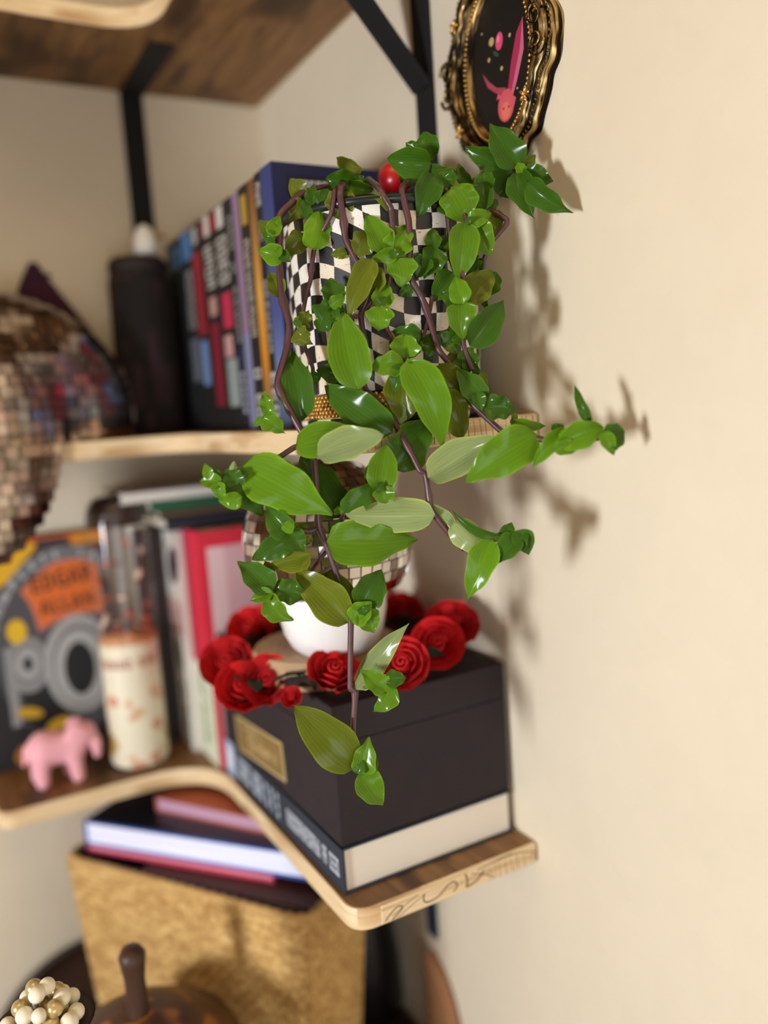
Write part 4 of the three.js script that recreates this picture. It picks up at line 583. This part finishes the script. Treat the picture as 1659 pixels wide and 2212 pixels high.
function leafGeo(base, tip, width, k, o) {
  const ax = tip.clone().sub(base), len = ax.length(), dir = ax.clone().normalize(), view = camera.position.clone().sub(base).normalize();
  let side = dir.clone().cross(view).normalize(), nrm = side.clone().cross(dir);
  const s2 = side.clone().multiplyScalar(Math.cos(o.roll)).addScaledVector(nrm, Math.sin(o.roll)); side = s2; nrm = side.clone().cross(dir).normalize();
  if (k === 'p') { nrm.negate(); side.negate(); }
  const NU = 8, NV = 16, w = width / 2 / Math.max(0.5, Math.cos(o.roll)), top = TONE[k], tv = 1 + rr(-0.13, 0.13), pos = [], col = [], uv = [], idx = [];
  const th = 0.0004, flat = k === 'p' ? -1 : 1;
  for (let f = 0; f < 2; f++) for (let j = 0; j <= NV; j++) for (let i = 0; i <= NU; i++) {
    const t = j / NV, u = i / NU * 2 - 1, tm = 0.5 / (0.5 + o.sharp), S = Math.pow(Math.max(0, t), 0.5) * Math.pow(1 - t, o.sharp) / (Math.sqrt(tm) * Math.pow(1 - tm, o.sharp)), hw = w * Math.min(1, S);
    const wav = o.wave * Math.sin(t * 15 + o.ph + u * 1.2) * u * u * w, arch = o.arch * len * (4 * t * (1 - t)) - o.curl * len * t * t;
    const fold = o.fold * hw * Math.abs(u) * (1.15 - 0.4 * t);
    const p = base.clone().addScaledVector(ax, t).addScaledVector(side, hw * u + wav * 0.55 + o.bend * len * 4 * t * (1 - t)).addScaledVector(nrm, arch + fold + wav - (f ? th * (1 - Math.abs(u)) * Math.min(1, S * 3) : 0));
    pos.push(p.x - PO.x, p.y - PO.y, p.z - PO.z); uv.push((u + 1) / 2, t * len / 0.06);
    const e = 1 + 0.25 * Math.pow(Math.abs(u), 8); const c = f ? UNDER : top; col.push(c[0] * tv * e, c[1] * tv * e, c[2] * tv);
  }
  const N = (NU + 1) * (NV + 1);
  for (let f = 0; f < 2; f++) for (let j = 0; j < NV; j++) for (let i = 0; i < NU; i++) { const a = f * N + j * (NU + 1) + i, b = a + NU + 1; if (f === 0) idx.push(a, a + 1, b, b, a + 1, b + 1); else idx.push(a, b, a + 1, b, b + 1, a + 1); }
  const g = new THREE.BufferGeometry(); g.setAttribute('position', new THREE.Float32BufferAttribute(pos, 3)); g.setAttribute('color', new THREE.Float32BufferAttribute(col, 3)); g.setAttribute('uv', new THREE.Float32BufferAttribute(uv, 2)); g.setIndex(idx); g.computeVertexNormals(); return g;
}
const stemMat = new THREE.MeshPhysicalMaterial({ map: dataTex(128, (u, v) => { const k = fbm(u * 6, v * 20, 17, 6, 20, 3); return lerp3([56, 26, 28], [104, 62, 64], k); }), roughness: 0.45, clearcoat: 0.3, clearcoatRoughness: 0.3 });
// keeps stems and leaves outside the pot's wall: how far towards the camera a point has to come
const inPot = (p) => p.y > MID - 0.002 && p.y < MID + 0.158 && Math.hypot(p.x - POT.x, p.z - POT.z) < 0.0785;
const clearance = (u, v, d) => { let k = 0; while (k < 0.06 && inPot(at(u, v, d - k))) k += 0.001; return k; };
function vine(rad, nodes, ...pts) {                      // pts: [u, v, depth]
  const w = pts.map((p) => at(p[0], p[1], p[2] - clearance(...p)).sub(PO)), L = pts.length;
  return part('vine', tube(w, (t) => { let r = rad * (1.08 - 0.25 * t); for (const n of nodes) r *= 1 + 0.38 * Math.exp(-Math.pow((t - n) / 0.012, 2)); return r; }, Math.max(24, L * 11), 8, 0.3), stemMat, plant);
}
let leafDepth = 0.57;
// base and tip are where the leaf is attached and where it points; d: depth of the base, dt: how much farther the tip is
function leaf(v, bx, by, tx, ty, w, k, d = leafDepth, dt = 0, o = {}) {
  const k2 = Math.max(clearance(bx, by, d - 0.002), clearance(tx, ty, d + dt - 0.002), clearance((bx + tx) / 2, (by + ty) / 2, d + dt / 2 - 0.002)); d -= k2;
  const base = at(bx, by, d), tip = at(tx, ty, d + dt);
  const m = part('leaf', leafGeo(base, tip, 1.2 * w * (d + dt * 0.4) / F, k, { roll: o.roll ?? rr(-0.3, 0.3), fold: o.fold ?? rr(0.2, 0.55), wave: o.wave ?? rr(0.05, 0.13), arch: o.arch ?? rr(0.02, 0.1), curl: o.curl ?? rr(-0.04, 0.2), bend: o.bend ?? rr(-0.03, 0.03), sharp: (o.sharp ?? 0.74) + 0.24, ph: rr(0, 6) }), leafMat, v);
  return m;
}
const wavy = { wave: 0.26, sharp: 0.66 };
// the long vine at the left that hangs lowest
const v1 = vine(0.0024, [0.12, 0.2, 0.3, 0.36, 0.44, 0.52, 0.64, 0.78, 0.9], [740, 402, 0.63], [700, 405, 0.605], [655, 418, 0.592], [632, 437, 0.585], [604, 468, 0.58], [603, 560, 0.575], [609, 640, 0.573], [625, 700, 0.57], [622, 745, 0.57], [600, 830, 0.568], [633, 900, 0.566], [669, 964, 0.566], [679, 1000, 0.566], [686, 1090, 0.568], [689, 1138, 0.57], [711, 1191, 0.572], [735, 1262, 0.575], [757, 1322, 0.578], [757, 1400, 0.582], [757, 1483, 0.585], [767, 1496, 0.585], [763, 1577, 0.588], [768, 1630, 0.592]);
leafDepth = 0.585;
leaf(v1, 660, 420, 622, 390, 36, 'y', 0.592); leaf(v1, 676, 442, 675, 400, 28, 'g'); leaf(v1, 686, 442, 708, 406, 30, 'g'); leaf(v1, 662, 440, 622, 476, 38, 'y', 0.588); leaf(v1, 672, 438, 654, 474, 32, 'g', 0.583);
leaf(v1, 676, 538, 690, 452, 50, 'b', 0.576, 0.006, { sharp: 0.5, fold: -0.35, roll: 0 }); leaf(v1, 657, 505, 616, 554, 40, 'y', 0.58);
leafDepth = 0.572;
leaf(v1, 600, 508, 556, 478, 32, 'y'); leaf(v1, 588, 512, 602, 462, 28, 'b', 0.568); leaf(v1, 596, 515, 566, 505, 24, 'g', 0.57);
leaf(v1, 614, 552, 556, 541, 40, 'b', 0.567, 0, { roll: 0.1 }); leaf(v1, 606, 545, 628, 566, 22, 'g', 0.565); leaf(v1, 596, 555, 607, 530, 16, 'b', 0.562);
leaf(v1, 602, 642, 581, 584, 34, 'y', 0.574, 0, { bend: 0.06 }); leaf(v1, 640, 712, 672, 745, 36, 'y', 0.568); leaf(v1, 645, 708, 668, 670, 28, 'y', 0.57, 0, wavy); leaf(v1, 638, 705, 650, 690, 18, 'g', 0.566);
leaf(v1, 655, 908, 620, 752, 64, 'g', 0.574, 0, { sharp: 0.6, roll: 0.15, bend: 0.03 }); leaf(v1, 580, 895, 571, 845, 26, 'b', 0.562, 0, wavy); leaf(v1, 566, 902, 613, 938, 36, 'b', 0.562, 0, { bend: -0.12 }); leaf(v1, 572, 905, 547, 920, 16, 'b', 0.562);
leaf(v1, 638, 968, 800, 936, 64, 'b', 0.557, -0.001, { roll: 0.45, arch: 0.1, fold: 0.1 }); leaf(v1, 685, 985, 828, 936, 62, 'p', 0.546, -0.003, { roll: -0.2, arch: 0.03, sharp: 0.55, bend: 0.03 });
leaf(v1, 640, 1042, 564, 984, 42, 'y', 0.59); leaf(v1, 738, 1118, 650, 982, 66, 'g', 0.585, 0.005, { sharp: 0.6 });
leaf(v1, 522, 1006, 718, 1113, 92, 'b', 0.555, 0.006, { sharp: 0.75, roll: -0.1, fold: 0.12, arch: 0.05 }); leaf(v1, 482, 1018, 574, 1113, 60, 'g', 0.553, 0.006, { fold: 0.2 });
const v1b = vine(0.0019, [0.5], [672, 962, 0.568], [637, 966, 0.568], [590, 996, 0.565], [540, 1012, 0.558], [478, 1040, 0.55]);
leaf(v1b, 480, 1045, 428, 1036, 28, 'b', 0.548, 0, { fold: 0.5 }); leaf(v1b, 522, 1072, 470, 1086, 32, 'b', 0.549, 0, { roll: 0.4 }); leaf(v1b, 456, 1034, 440, 1001, 20, 'b', 0.549); leaf(v1b, 468, 1040, 466, 1008, 18, 'g', 0.55); leaf(v1b, 503, 1020, 506, 995, 13, 'p', 0.55); leaf(v1b, 512, 1048, 488, 1012, 36, 'g', 0.549); leaf(v1b, 470, 1040, 478, 1082, 26, 'b', 0.547);
leafDepth = 0.562;
const v1c = vine(0.0017, [0.6], [690, 1137, 0.57], [672, 1147, 0.57], [655, 1147, 0.568], [628, 1152, 0.564]);
leaf(v1c, 632, 1158, 574, 1092, 48, 'g', 0.558, 0, { roll: 0.2 }); leaf(v1c, 622, 1150, 658, 1192, 44, 'g', 0.556, 0, { fold: 0.4 }); leaf(v1c, 632, 1163, 543, 1212, 46, 'g', 0.56); leaf(v1c, 672, 1196, 582, 1222, 52, 'y', 0.564); leaf(v1c, 618, 1152, 632, 1120, 22, 'b', 0.552); leaf(v1c, 662, 1150, 637, 1130, 20, 'y', 0.57); leaf(v1c, 668, 1158, 662, 1178, 16, 'y', 0.57);
leaf(v1, 706, 1172, 906, 1163, 86, 'b', 0.562, 0.004, { roll: 0.05, fold: 0.2, sharp: 0.85, arch: 0.04 });
const v1d = vine(0.0016, [0.5], [722, 1224, 0.576], [690, 1240, 0.574], [640, 1262, 0.57], [590, 1276, 0.566]);
leaf(v1d, 590, 1278, 513, 1212, 52, 'g', 0.562, 0, { fold: 0.45, roll: -0.1 }); leaf(v1d, 590, 1280, 538, 1296, 26, 'b', 0.56); leaf(v1d, 576, 1288, 634, 1340, 42, 'b', 0.56, 0, { bend: 0.14 }); leaf(v1d, 590, 1272, 670, 1290, 46, 'g', 0.565, 0, wavy); leaf(v1d, 588, 1240, 572, 1212, 24, 'y', 0.568);
leaf(v1, 753, 1345, 637, 1233, 70, 'y', 0.568, 0, { sharp: 0.6, wave: 0.08 }); leaf(v1, 763, 1308, 698, 1228, 46, 'y', 0.574, 0, { sharp: 0.6 }); leaf(v1, 776, 1312, 826, 1232, 58, 'g', 0.57, 0, { fold: 0.4, sharp: 0.55 }); leaf(v1, 760, 1346, 803, 1300, 42, 'b', 0.565, 0, { sharp: 0.6 }); leaf(v1, 786, 1316, 808, 1368, 46, 'b', 0.567); leaf(v1, 780, 1310, 790, 1330, 20, 'g', 0.562);
leaf(v1, 768, 1490, 886, 1346, 46, 'p', 0.582, -0.01, { roll: 0.4, bend: 0.08, sharp: 0.95 }); leaf(v1, 838, 1492, 779, 1446, 40, 'b', 0.575, 0, { bend: -0.05 }); leaf(v1, 832, 1466, 878, 1464, 34, 'g', 0.576); leaf(v1, 848, 1476, 806, 1538, 40, 'b', 0.574, 0, { bend: -0.16, fold: 0.1 }); leaf(v1, 836, 1478, 790, 1486, 22, 'g', 0.578);
vine(0.0014, [], [768, 1490, 0.585], [800, 1482, 0.582], [836, 1472, 0.578]);
leaf(v1, 770, 1658, 634, 1526, 82, 'y', 0.582, -0.004, { roll: 0.1, sharp: 0.62, fold: 0.15 }); leaf(v1, 782, 1674, 798, 1592, 44, 'b', 0.58, 0, { fold: 0.45 }); leaf(v1, 776, 1668, 834, 1741, 54, 'b', 0.58, 0, { wave: 0.1, fold: 0.25 }); leaf(v1, 796, 1668, 812, 1630, 22, 'y', 0.584); leaf(v1, 772, 1672, 782, 1640, 22, 'g', 0.577);

// second vine, to the right of it
const v2 = vine(0.0023, [0.1, 0.2, 0.34, 0.47, 0.6, 0.74, 0.86], [746, 396, 0.605], [737, 404, 0.571], [735, 424, 0.57], [742, 476, 0.588], [746, 514, 0.586], [753, 530, 0.584], [777, 577, 0.582], [800, 625, 0.582], [780, 680, 0.582], [787, 742, 0.58], [783, 800, 0.578], [790, 842, 0.576], [845, 904, 0.57], [882, 968, 0.566], [907, 1016, 0.564], [919, 1026, 0.564], [934, 1105, 0.566], [975, 1158, 0.568], [1003, 1187, 0.57]);
leafDepth = 0.59;
leaf(v2, 746, 374, 757, 342, 50, 'y', 0.605, 0, { sharp: 0.5 }); leaf(v2, 768, 388, 702, 386, 46, 'g', 0.592, 0, { roll: 0.4, arch: 0.15 }); leaf(v2, 755, 400, 808, 411, 30, 'b', 0.588); leaf(v2, 742, 402, 704, 404, 22, 'g', 0.59); leaf(v2, 738, 412, 737, 474, 56, 'y', 0.596, 0, { sharp: 0.5, arch: 0 }); leaf(v2, 772, 395, 775, 372, 26, 'g', 0.594);
leaf(v2, 797, 503, 770, 555, 46, 'y', 0.588, 0, { sharp: 0.5 }); leaf(v2, 750, 545, 713, 551, 20, 'y', 0.584);
leafDepth = 0.574;
leaf(v2, 836, 552, 788, 460, 48, 'b', 0.576, 0, { sharp: 0.75 }); leaf(v2, 846, 556, 878, 480, 50, 'b', 0.57, 0, wavy); leaf(v2, 858, 545, 798, 563, 28, 'b', 0.567, 0, { roll: 0.3, sharp: 0.95 }); leaf(v2, 856, 555, 866, 620, 56, 'b', 0.57, 0, { bend: -0.14, fold: 0.1, wave: 0.12 }); leaf(v2, 852, 560, 845, 535, 18, 'g', 0.564);
leaf(v2, 804, 558, 755, 680, 46, 'y', 0.566, -0.006, { sharp: 0.6, bend: 0.03, fold: 0.3 }); leaf(v2, 800, 575, 795, 655, 62, 'y', 0.586, 0, { sharp: 0.5 });
leaf(v2, 722, 650, 713, 600, 44, 'g', 0.572, 0, { wave: 0.12 }); leaf(v2, 724, 655, 690, 720, 48, 'g', 0.57, 0, wavy); leaf(v2, 712, 662, 746, 637, 26, 'b', 0.566); leaf(v2, 720, 660, 735, 690, 30, 'g', 0.57, 0, wavy);
leaf(v2, 822, 668, 832, 605, 40, 'b', 0.57, 0, { fold: 0.5, wave: 0.1 }); leaf(v2, 824, 662, 819, 717, 50, 'b', 0.569, 0, { wave: 0.16, bend: 0.05 }); leaf(v2, 818, 658, 834, 640, 20, 'g', 0.563);
const v2b = vine(0.0017, [], [776, 684, 0.582], [790, 668, 0.578], [805, 648, 0.574], [818, 655, 0.571]);
vine(0.0016, [], [772, 684, 0.582], [745, 682, 0.578], [726, 660, 0.573]);
leaf(v2, 775, 842, 738, 670, 76, 'b', 0.562, 0, { sharp: 0.55, fold: 0.3, roll: 0, wave: 0.05, bend: -0.03 });
leaf(v2, 738, 806, 683, 800, 36, 'g', 0.582); leaf(v2, 672, 818, 694, 812, 26, 'g', 0.588);
leafDepth = 0.565;
leaf(v2, 848, 934, 696, 833, 70, 'g', 0.566, 0.004, { sharp: 0.62, fold: 0.15, roll: 0.1 }); leaf(v2, 848, 1014, 930, 902, 74, 'g', 0.572, 0, { sharp: 0.6 });
leaf(v2, 822, 1062, 834, 957, 56, 'b', 0.558, 0, { fold: 0.35, sharp: 0.6 }); leaf(v2, 802, 1040, 798, 998, 22, 'g', 0.562); leaf(v2, 825, 1050, 834, 1088, 40, 'b', 0.556, 0, { sharp: 0.45 }); leaf(v2, 744, 1110, 808, 1042, 48, 'g', 0.563); leaf(v2, 814, 1062, 828, 1040, 18, 'g', 0.553);
vine(0.0018, [0.4], [735, 1140, 0.585], [740, 1112, 0.58], [746, 1105, 0.575]); leaf(v2, 735, 1112, 728, 1092, 22, 'b', 0.575); vine(0.0016, [], [722, 1170, 0.588], [690, 1210, 0.59], [668, 1238, 0.592]);
leaf(v2, 940, 1112, 748, 1113, 66, 'p', 0.56, -0.004, { sharp: 0.62, roll: 0.15 }); leaf(v2, 924, 1032, 1078, 944, 68, 'p', 0.558, -0.004, { sharp: 0.62, roll: -0.1, bend: 0.02 });
leaf(v2, 976, 1145, 940, 1087, 30, 'p', 0.566, 0, { roll: 0.3 }); leaf(v2, 980, 1128, 1033, 1194, 54, 'p', 0.56, 0, { sharp: 0.5, bend: 0.05 });
const v2c = vine(0.0017, [0.4], [1003, 1187, 0.57], [1030, 1176, 0.566], [1062, 1168, 0.562], [1092, 1160, 0.558], [1112, 1150, 0.556]);
leaf(v2c, 1062, 1164, 1008, 1296, 54, 'b', 0.558, -0.004, { sharp: 0.75 }); leaf(v2c, 1122, 1158, 1071, 1217, 44, 'g', 0.554, 0, { fold: 0.4 }); leaf(v2c, 1114, 1146, 1143, 1200, 40, 'g', 0.553, 0, { bend: -0.1 }); leaf(v2c, 1094, 1160, 970, 1104, 18, 'g', 0.557, 0.004, { roll: 0.6, arch: 0.1, wave: 0.1, bend: -0.06 }); leaf(v2c, 1092, 1162, 1106, 1128, 28, 'g', 0.556); leaf(v2c, 1110, 1155, 1056, 1166, 22, 'y', 0.558); leaf(v2c, 1130, 1150, 1128, 1190, 24, 'g', 0.552);

// vines over the front of the pot
const v3 = vine(0.0022, [0.5], [796, 388, 0.62], [818, 406, 0.57], [837, 437, 0.568], [845, 453, 0.588], [848, 500, 0.586], [850, 545, 0.58], [838, 620, 0.584], [826, 690, 0.584], [853, 744, 0.58], [872, 782, 0.575]);
leaf(v3, 843, 455, 795, 418, 18, 'y', 0.588, 0, { bend: 0.15, fold: 0.5 });
leaf(v3, 872, 774, 877, 720, 54, 'b', 0.568, 0, { sharp: 0.62 }); leaf(v3, 874, 786, 796, 797, 44, 'b', 0.562, 0, { roll: -0.2, arch: 0.12 }); leaf(v3, 878, 776, 956, 964, 72, 'b', 0.556, 0, { sharp: 0.62, bend: -0.08, arch: 0.1, fold: 0.25 }); leaf(v3, 868, 800, 878, 910, 66, 'y', 0.57, 0, { sharp: 0.5 }); leaf(v3, 868, 786, 849, 850, 28, 'g', 0.56); leaf(v3, 866, 918, 834, 834, 30, 'p', 0.572, 0, { roll: 0.5 }); leaf(v3, 874, 785, 890, 815, 26, 'g', 0.556);
const v4 = vine(0.0023, [0.12, 0.45, 0.66, 0.86], [896, 394, 0.62], [876, 398, 0.578], [868, 414, 0.57], [882, 474, 0.586], [886, 537, 0.584], [882, 590, 0.582], [911, 643, 0.58], [927, 686, 0.578], [947, 754, 0.576], [975, 792, 0.575], [1012, 862, 0.57], [1034, 886, 0.568], [1087, 934, 0.56], [1130, 942, 0.552], [1164, 948, 0.546], [1195, 953, 0.54], [1245, 950, 0.534], [1302, 945, 0.53]);
leafDepth = 0.583;
leaf(v4, 935, 540, 934, 490, 30, 'g', 0.582, 0, { fold: 0.4 }); leaf(v4, 940, 535, 917, 600, 46, 'g', 0.58, 0, { bend: -0.06 }); leaf(v4, 946, 538, 974, 510, 28, 'g', 0.584); leaf(v4, 925, 555, 898, 600, 34, 'g', 0.587); leaf(v4, 902, 560, 905, 545, 22, 'g', 0.588); leaf(v4, 978, 588, 933, 652, 48, 'g', 0.582); leaf(v4, 910, 728, 845, 716, 40, 'g', 0.583, 0, { arch: 0.15 }); leaf(v4, 946, 748, 906, 738, 44, 'g', 0.584); leaf(v4, 955, 748, 994, 728, 40, 'g', 0.58); leaf(v4, 890, 620, 860, 640, 24, 'g', 0.59); leaf(v4, 970, 762, 992, 786, 26, 'y', 0.58); leaf(v4, 896, 745, 885, 775, 26, 'g', 0.584);
leaf(v4, 930, 798, 1008, 884, 68, 'y', 0.575, 0, { sharp: 0.55 }); leaf(v4, 952, 842, 1002, 946, 62, 'y', 0.573, 0, { sharp: 0.55 }); leaf(v4, 1042, 870, 988, 794, 46, 'g', 0.562, 0, { fold: 0.45 }); leaf(v4, 1030, 848, 1040, 888, 26, 'g', 0.557); leaf(v4, 1044, 880, 1117, 886, 46, 'g', 0.558, 0, wavy);
leaf(v4, 1035, 835, 1050, 800, 22, 'y', 0.572);
leafDepth = 0.545;
leaf(v4, 1162, 938, 1004, 1041, 78, 'b', 0.545, 0, { sharp: 0.68, fold: 0.12, roll: 0.1 }); leaf(v4, 1226, 928, 1150, 1010, 34, 'b', 0.538, 0, { bend: 0.04 }); leaf(v4, 1205, 958, 1303, 922, 50, 'b', 0.532, 0, { sharp: 0.5, wave: 0.08 }); leaf(v4, 1196, 972, 1264, 960, 28, 'b', 0.53); leaf(v4, 1298, 948, 1352, 934, 48, 'g', 0.529, 0, { sharp: 0.42, wave: 0.1 }); leaf(v4, 1302, 932, 1328, 984, 28, 'b', 0.526); leaf(v4, 1276, 914, 1237, 831, 20, 'g', 0.532, 0, { wave: 0.2, roll: 0.3 }); leaf(v4, 1194, 936, 1218, 918, 22, 'g', 0.54);
leaf(v4, 1102, 912, 1182, 924, 24, 'b', 0.575); leaf(v4, 1108, 920, 1112, 886, 14, 'y', 0.575);

// crown of the plant at the right of the rim, and the vines down that side
const v5 = vine(0.0022, [0.3, 0.62], [930, 400, 0.62], [945, 372, 0.6], [958, 392, 0.59], [985, 430, 0.58], [1008, 478, 0.574], [1006, 540, 0.572], [1000, 600, 0.57], [1000, 655, 0.57], [1002, 745, 0.572], [1020, 800, 0.57]);
leafDepth = 0.585;
leaf(v5, 936, 346, 909, 285, 48, 'g', 0.59, 0, { sharp: 0.55, roll: 0.2 }); leaf(v5, 932, 352, 836, 346, 58, 'g', 0.586, 0, { arch: 0.12, sharp: 0.55, wave: 0.06 }); leaf(v5, 908, 332, 876, 308, 30, 'g', 0.596); leaf(v5, 938, 378, 904, 470, 50, 'g', 0.58, 0, { wave: 0.12, bend: 0.04, sharp: 0.8 }); leaf(v5, 928, 358, 988, 370, 22, 'g', 0.588, 0, { bend: 0.12 }); leaf(v5, 882, 368, 868, 396, 32, 'g', 0.596); leaf(v5, 944, 368, 972, 424, 48, 'g', 0.58, 0, wavy); leaf(v5, 974, 405, 1014, 480, 68, 'b', 0.574, 0, { wave: 0.14, sharp: 0.5, fold: 0.15 }); leaf(v5, 956, 420, 990, 478, 40, 'g', 0.582, 0, wavy); leaf(v5, 962, 402, 980, 378, 20, 'y', 0.588);
leaf(v5, 1018, 398, 988, 349, 24, 'g', 0.592, 0, { bend: -0.12 }); leaf(v5, 1052, 416, 1046, 368, 38, 'g', 0.585, 0, { sharp: 0.5 }); leaf(v5, 1046, 456, 1042, 388, 40, 'g', 0.58, 0, { fold: 0.5 }); leaf(v5, 1050, 455, 1076, 430, 26, 'g', 0.58); leaf(v5, 1000, 410, 1035, 432, 34, 'y', 0.592);
leafDepth = 0.57;
leaf(v5, 1012, 484, 1062, 459, 32, 'b', 0.566, 0, { roll: 0.3, arch: 0.14 }); leaf(v5, 1022, 478, 1060, 552, 50, 'b', 0.569, 0, { sharp: 0.6 }); leaf(v5, 1004, 480, 994, 606, 56, 'b', 0.566, 0, { sharp: 0.62, wave: 0.08 }); leaf(v5, 1018, 482, 1008, 470, 20, 'g', 0.562); leaf(v5, 1050, 462, 1074, 504, 46, 'y', 0.58, 0, { sharp: 0.5 }); leaf(v5, 1012, 560, 1032, 594, 40, 'g', 0.576, 0, wavy); leaf(v5, 1030, 560, 1038, 590, 26, 'g', 0.58);
leaf(v5, 1008, 656, 1064, 578, 58, 'y', 0.572, 0, { sharp: 0.6 }); leaf(v5, 1048, 636, 1073, 588, 38, 'g', 0.58, 0, { sharp: 0.45 }); leaf(v5, 1000, 658, 982, 594, 40, 'b', 0.563, 0, { fold: 0.4 }); leaf(v5, 990, 656, 953, 630, 30, 'g', 0.57); leaf(v5, 998, 652, 999, 731, 54, 'b', 0.564, 0, { wave: 0.12, sharp: 0.66 }); leaf(v5, 1014, 748, 1090, 648, 56, 'g', 0.57, -0.004, { sharp: 0.7 }); leaf(v5, 1002, 752, 1032, 810, 34, 'g', 0.572, 0, wavy); leaf(v5, 1040, 640, 1056, 674, 12, 'y', 0.575); leaf(v5, 985, 720, 1002, 746, 30, 'g', 0.576); leaf(v5, 1000, 700, 975, 755, 36, 'g', 0.578); leaf(v5, 995, 690, 970, 715, 28, 'g', 0.582);
leaf(v5, 1022, 590, 1005, 640, 34, 'g', 0.578); leaf(v5, 990, 770, 1015, 815, 34, 'g', 0.576);
const v6 = vine(0.002, [0.4], [1000, 420, 0.6], [1059, 454, 0.58], [1094, 474, 0.572], [1092, 487, 0.572], [1062, 523, 0.575], [1046, 560, 0.58], [1040, 620, 0.582]);
const v7 = vine(0.002, [0.5], [960, 400, 0.61], [964, 408, 0.58], [968, 440, 0.582], [971, 500, 0.592], [973, 555, 0.59], [985, 600, 0.588], [978, 690, 0.588], [960, 745, 0.586]);
const v8 = vine(0.0018, [0.5], [734, 402, 0.6], [724, 412, 0.573], [716, 460, 0.575], [699, 496, 0.592], [678, 542, 0.588], [671, 603, 0.588], [661, 640, 0.588], [653, 690, 0.59], [658, 747, 0.59], [676, 797, 0.59], [668, 843, 0.592]);
const v9 = vine(0.0015, [], [934, 640, 0.59], [925, 690, 0.59], [914, 730, 0.59]);
// the cluster that grows away to the right under the gold frame
const v10 = vine(0.0019, [0.5], [985, 418, 0.61], [1028, 388, 0.605], [1070, 384, 0.6], [1118, 376, 0.592]);
leafDepth = 0.592;
leaf(v10, 1122, 364, 1059, 260, 58, 'g', 0.582, -0.004, { sharp: 0.75, fold: 0.4 }); leaf(v10, 1090, 352, 1001, 320, 40, 'g', 0.592, 0, { roll: 0.3 }); leaf(v10, 1112, 372, 1078, 420, 74, 'g', 0.594, 0, { sharp: 0.45 }); leaf(v10, 1126, 380, 1195, 392, 46, 'g', 0.578, -0.004); leaf(v10, 1130, 366, 1158, 333, 22, 'y', 0.582); leaf(v10, 1118, 372, 1154, 472, 50, 'g', 0.582, -0.004, { sharp: 0.8 }); leaf(v10, 1138, 392, 1231, 462, 44, 'g', 0.57, -0.008, { sharp: 0.8 }); leaf(v10, 1128, 374, 1118, 350, 20, 'b', 0.576); leaf(v10, 1135, 372, 1168, 360, 26, 'y', 0.578); leaf(v10, 1090, 390, 1064, 395, 50, 'g', 0.6, 0, { sharp: 0.45 });

renderer.render(scene, camera);
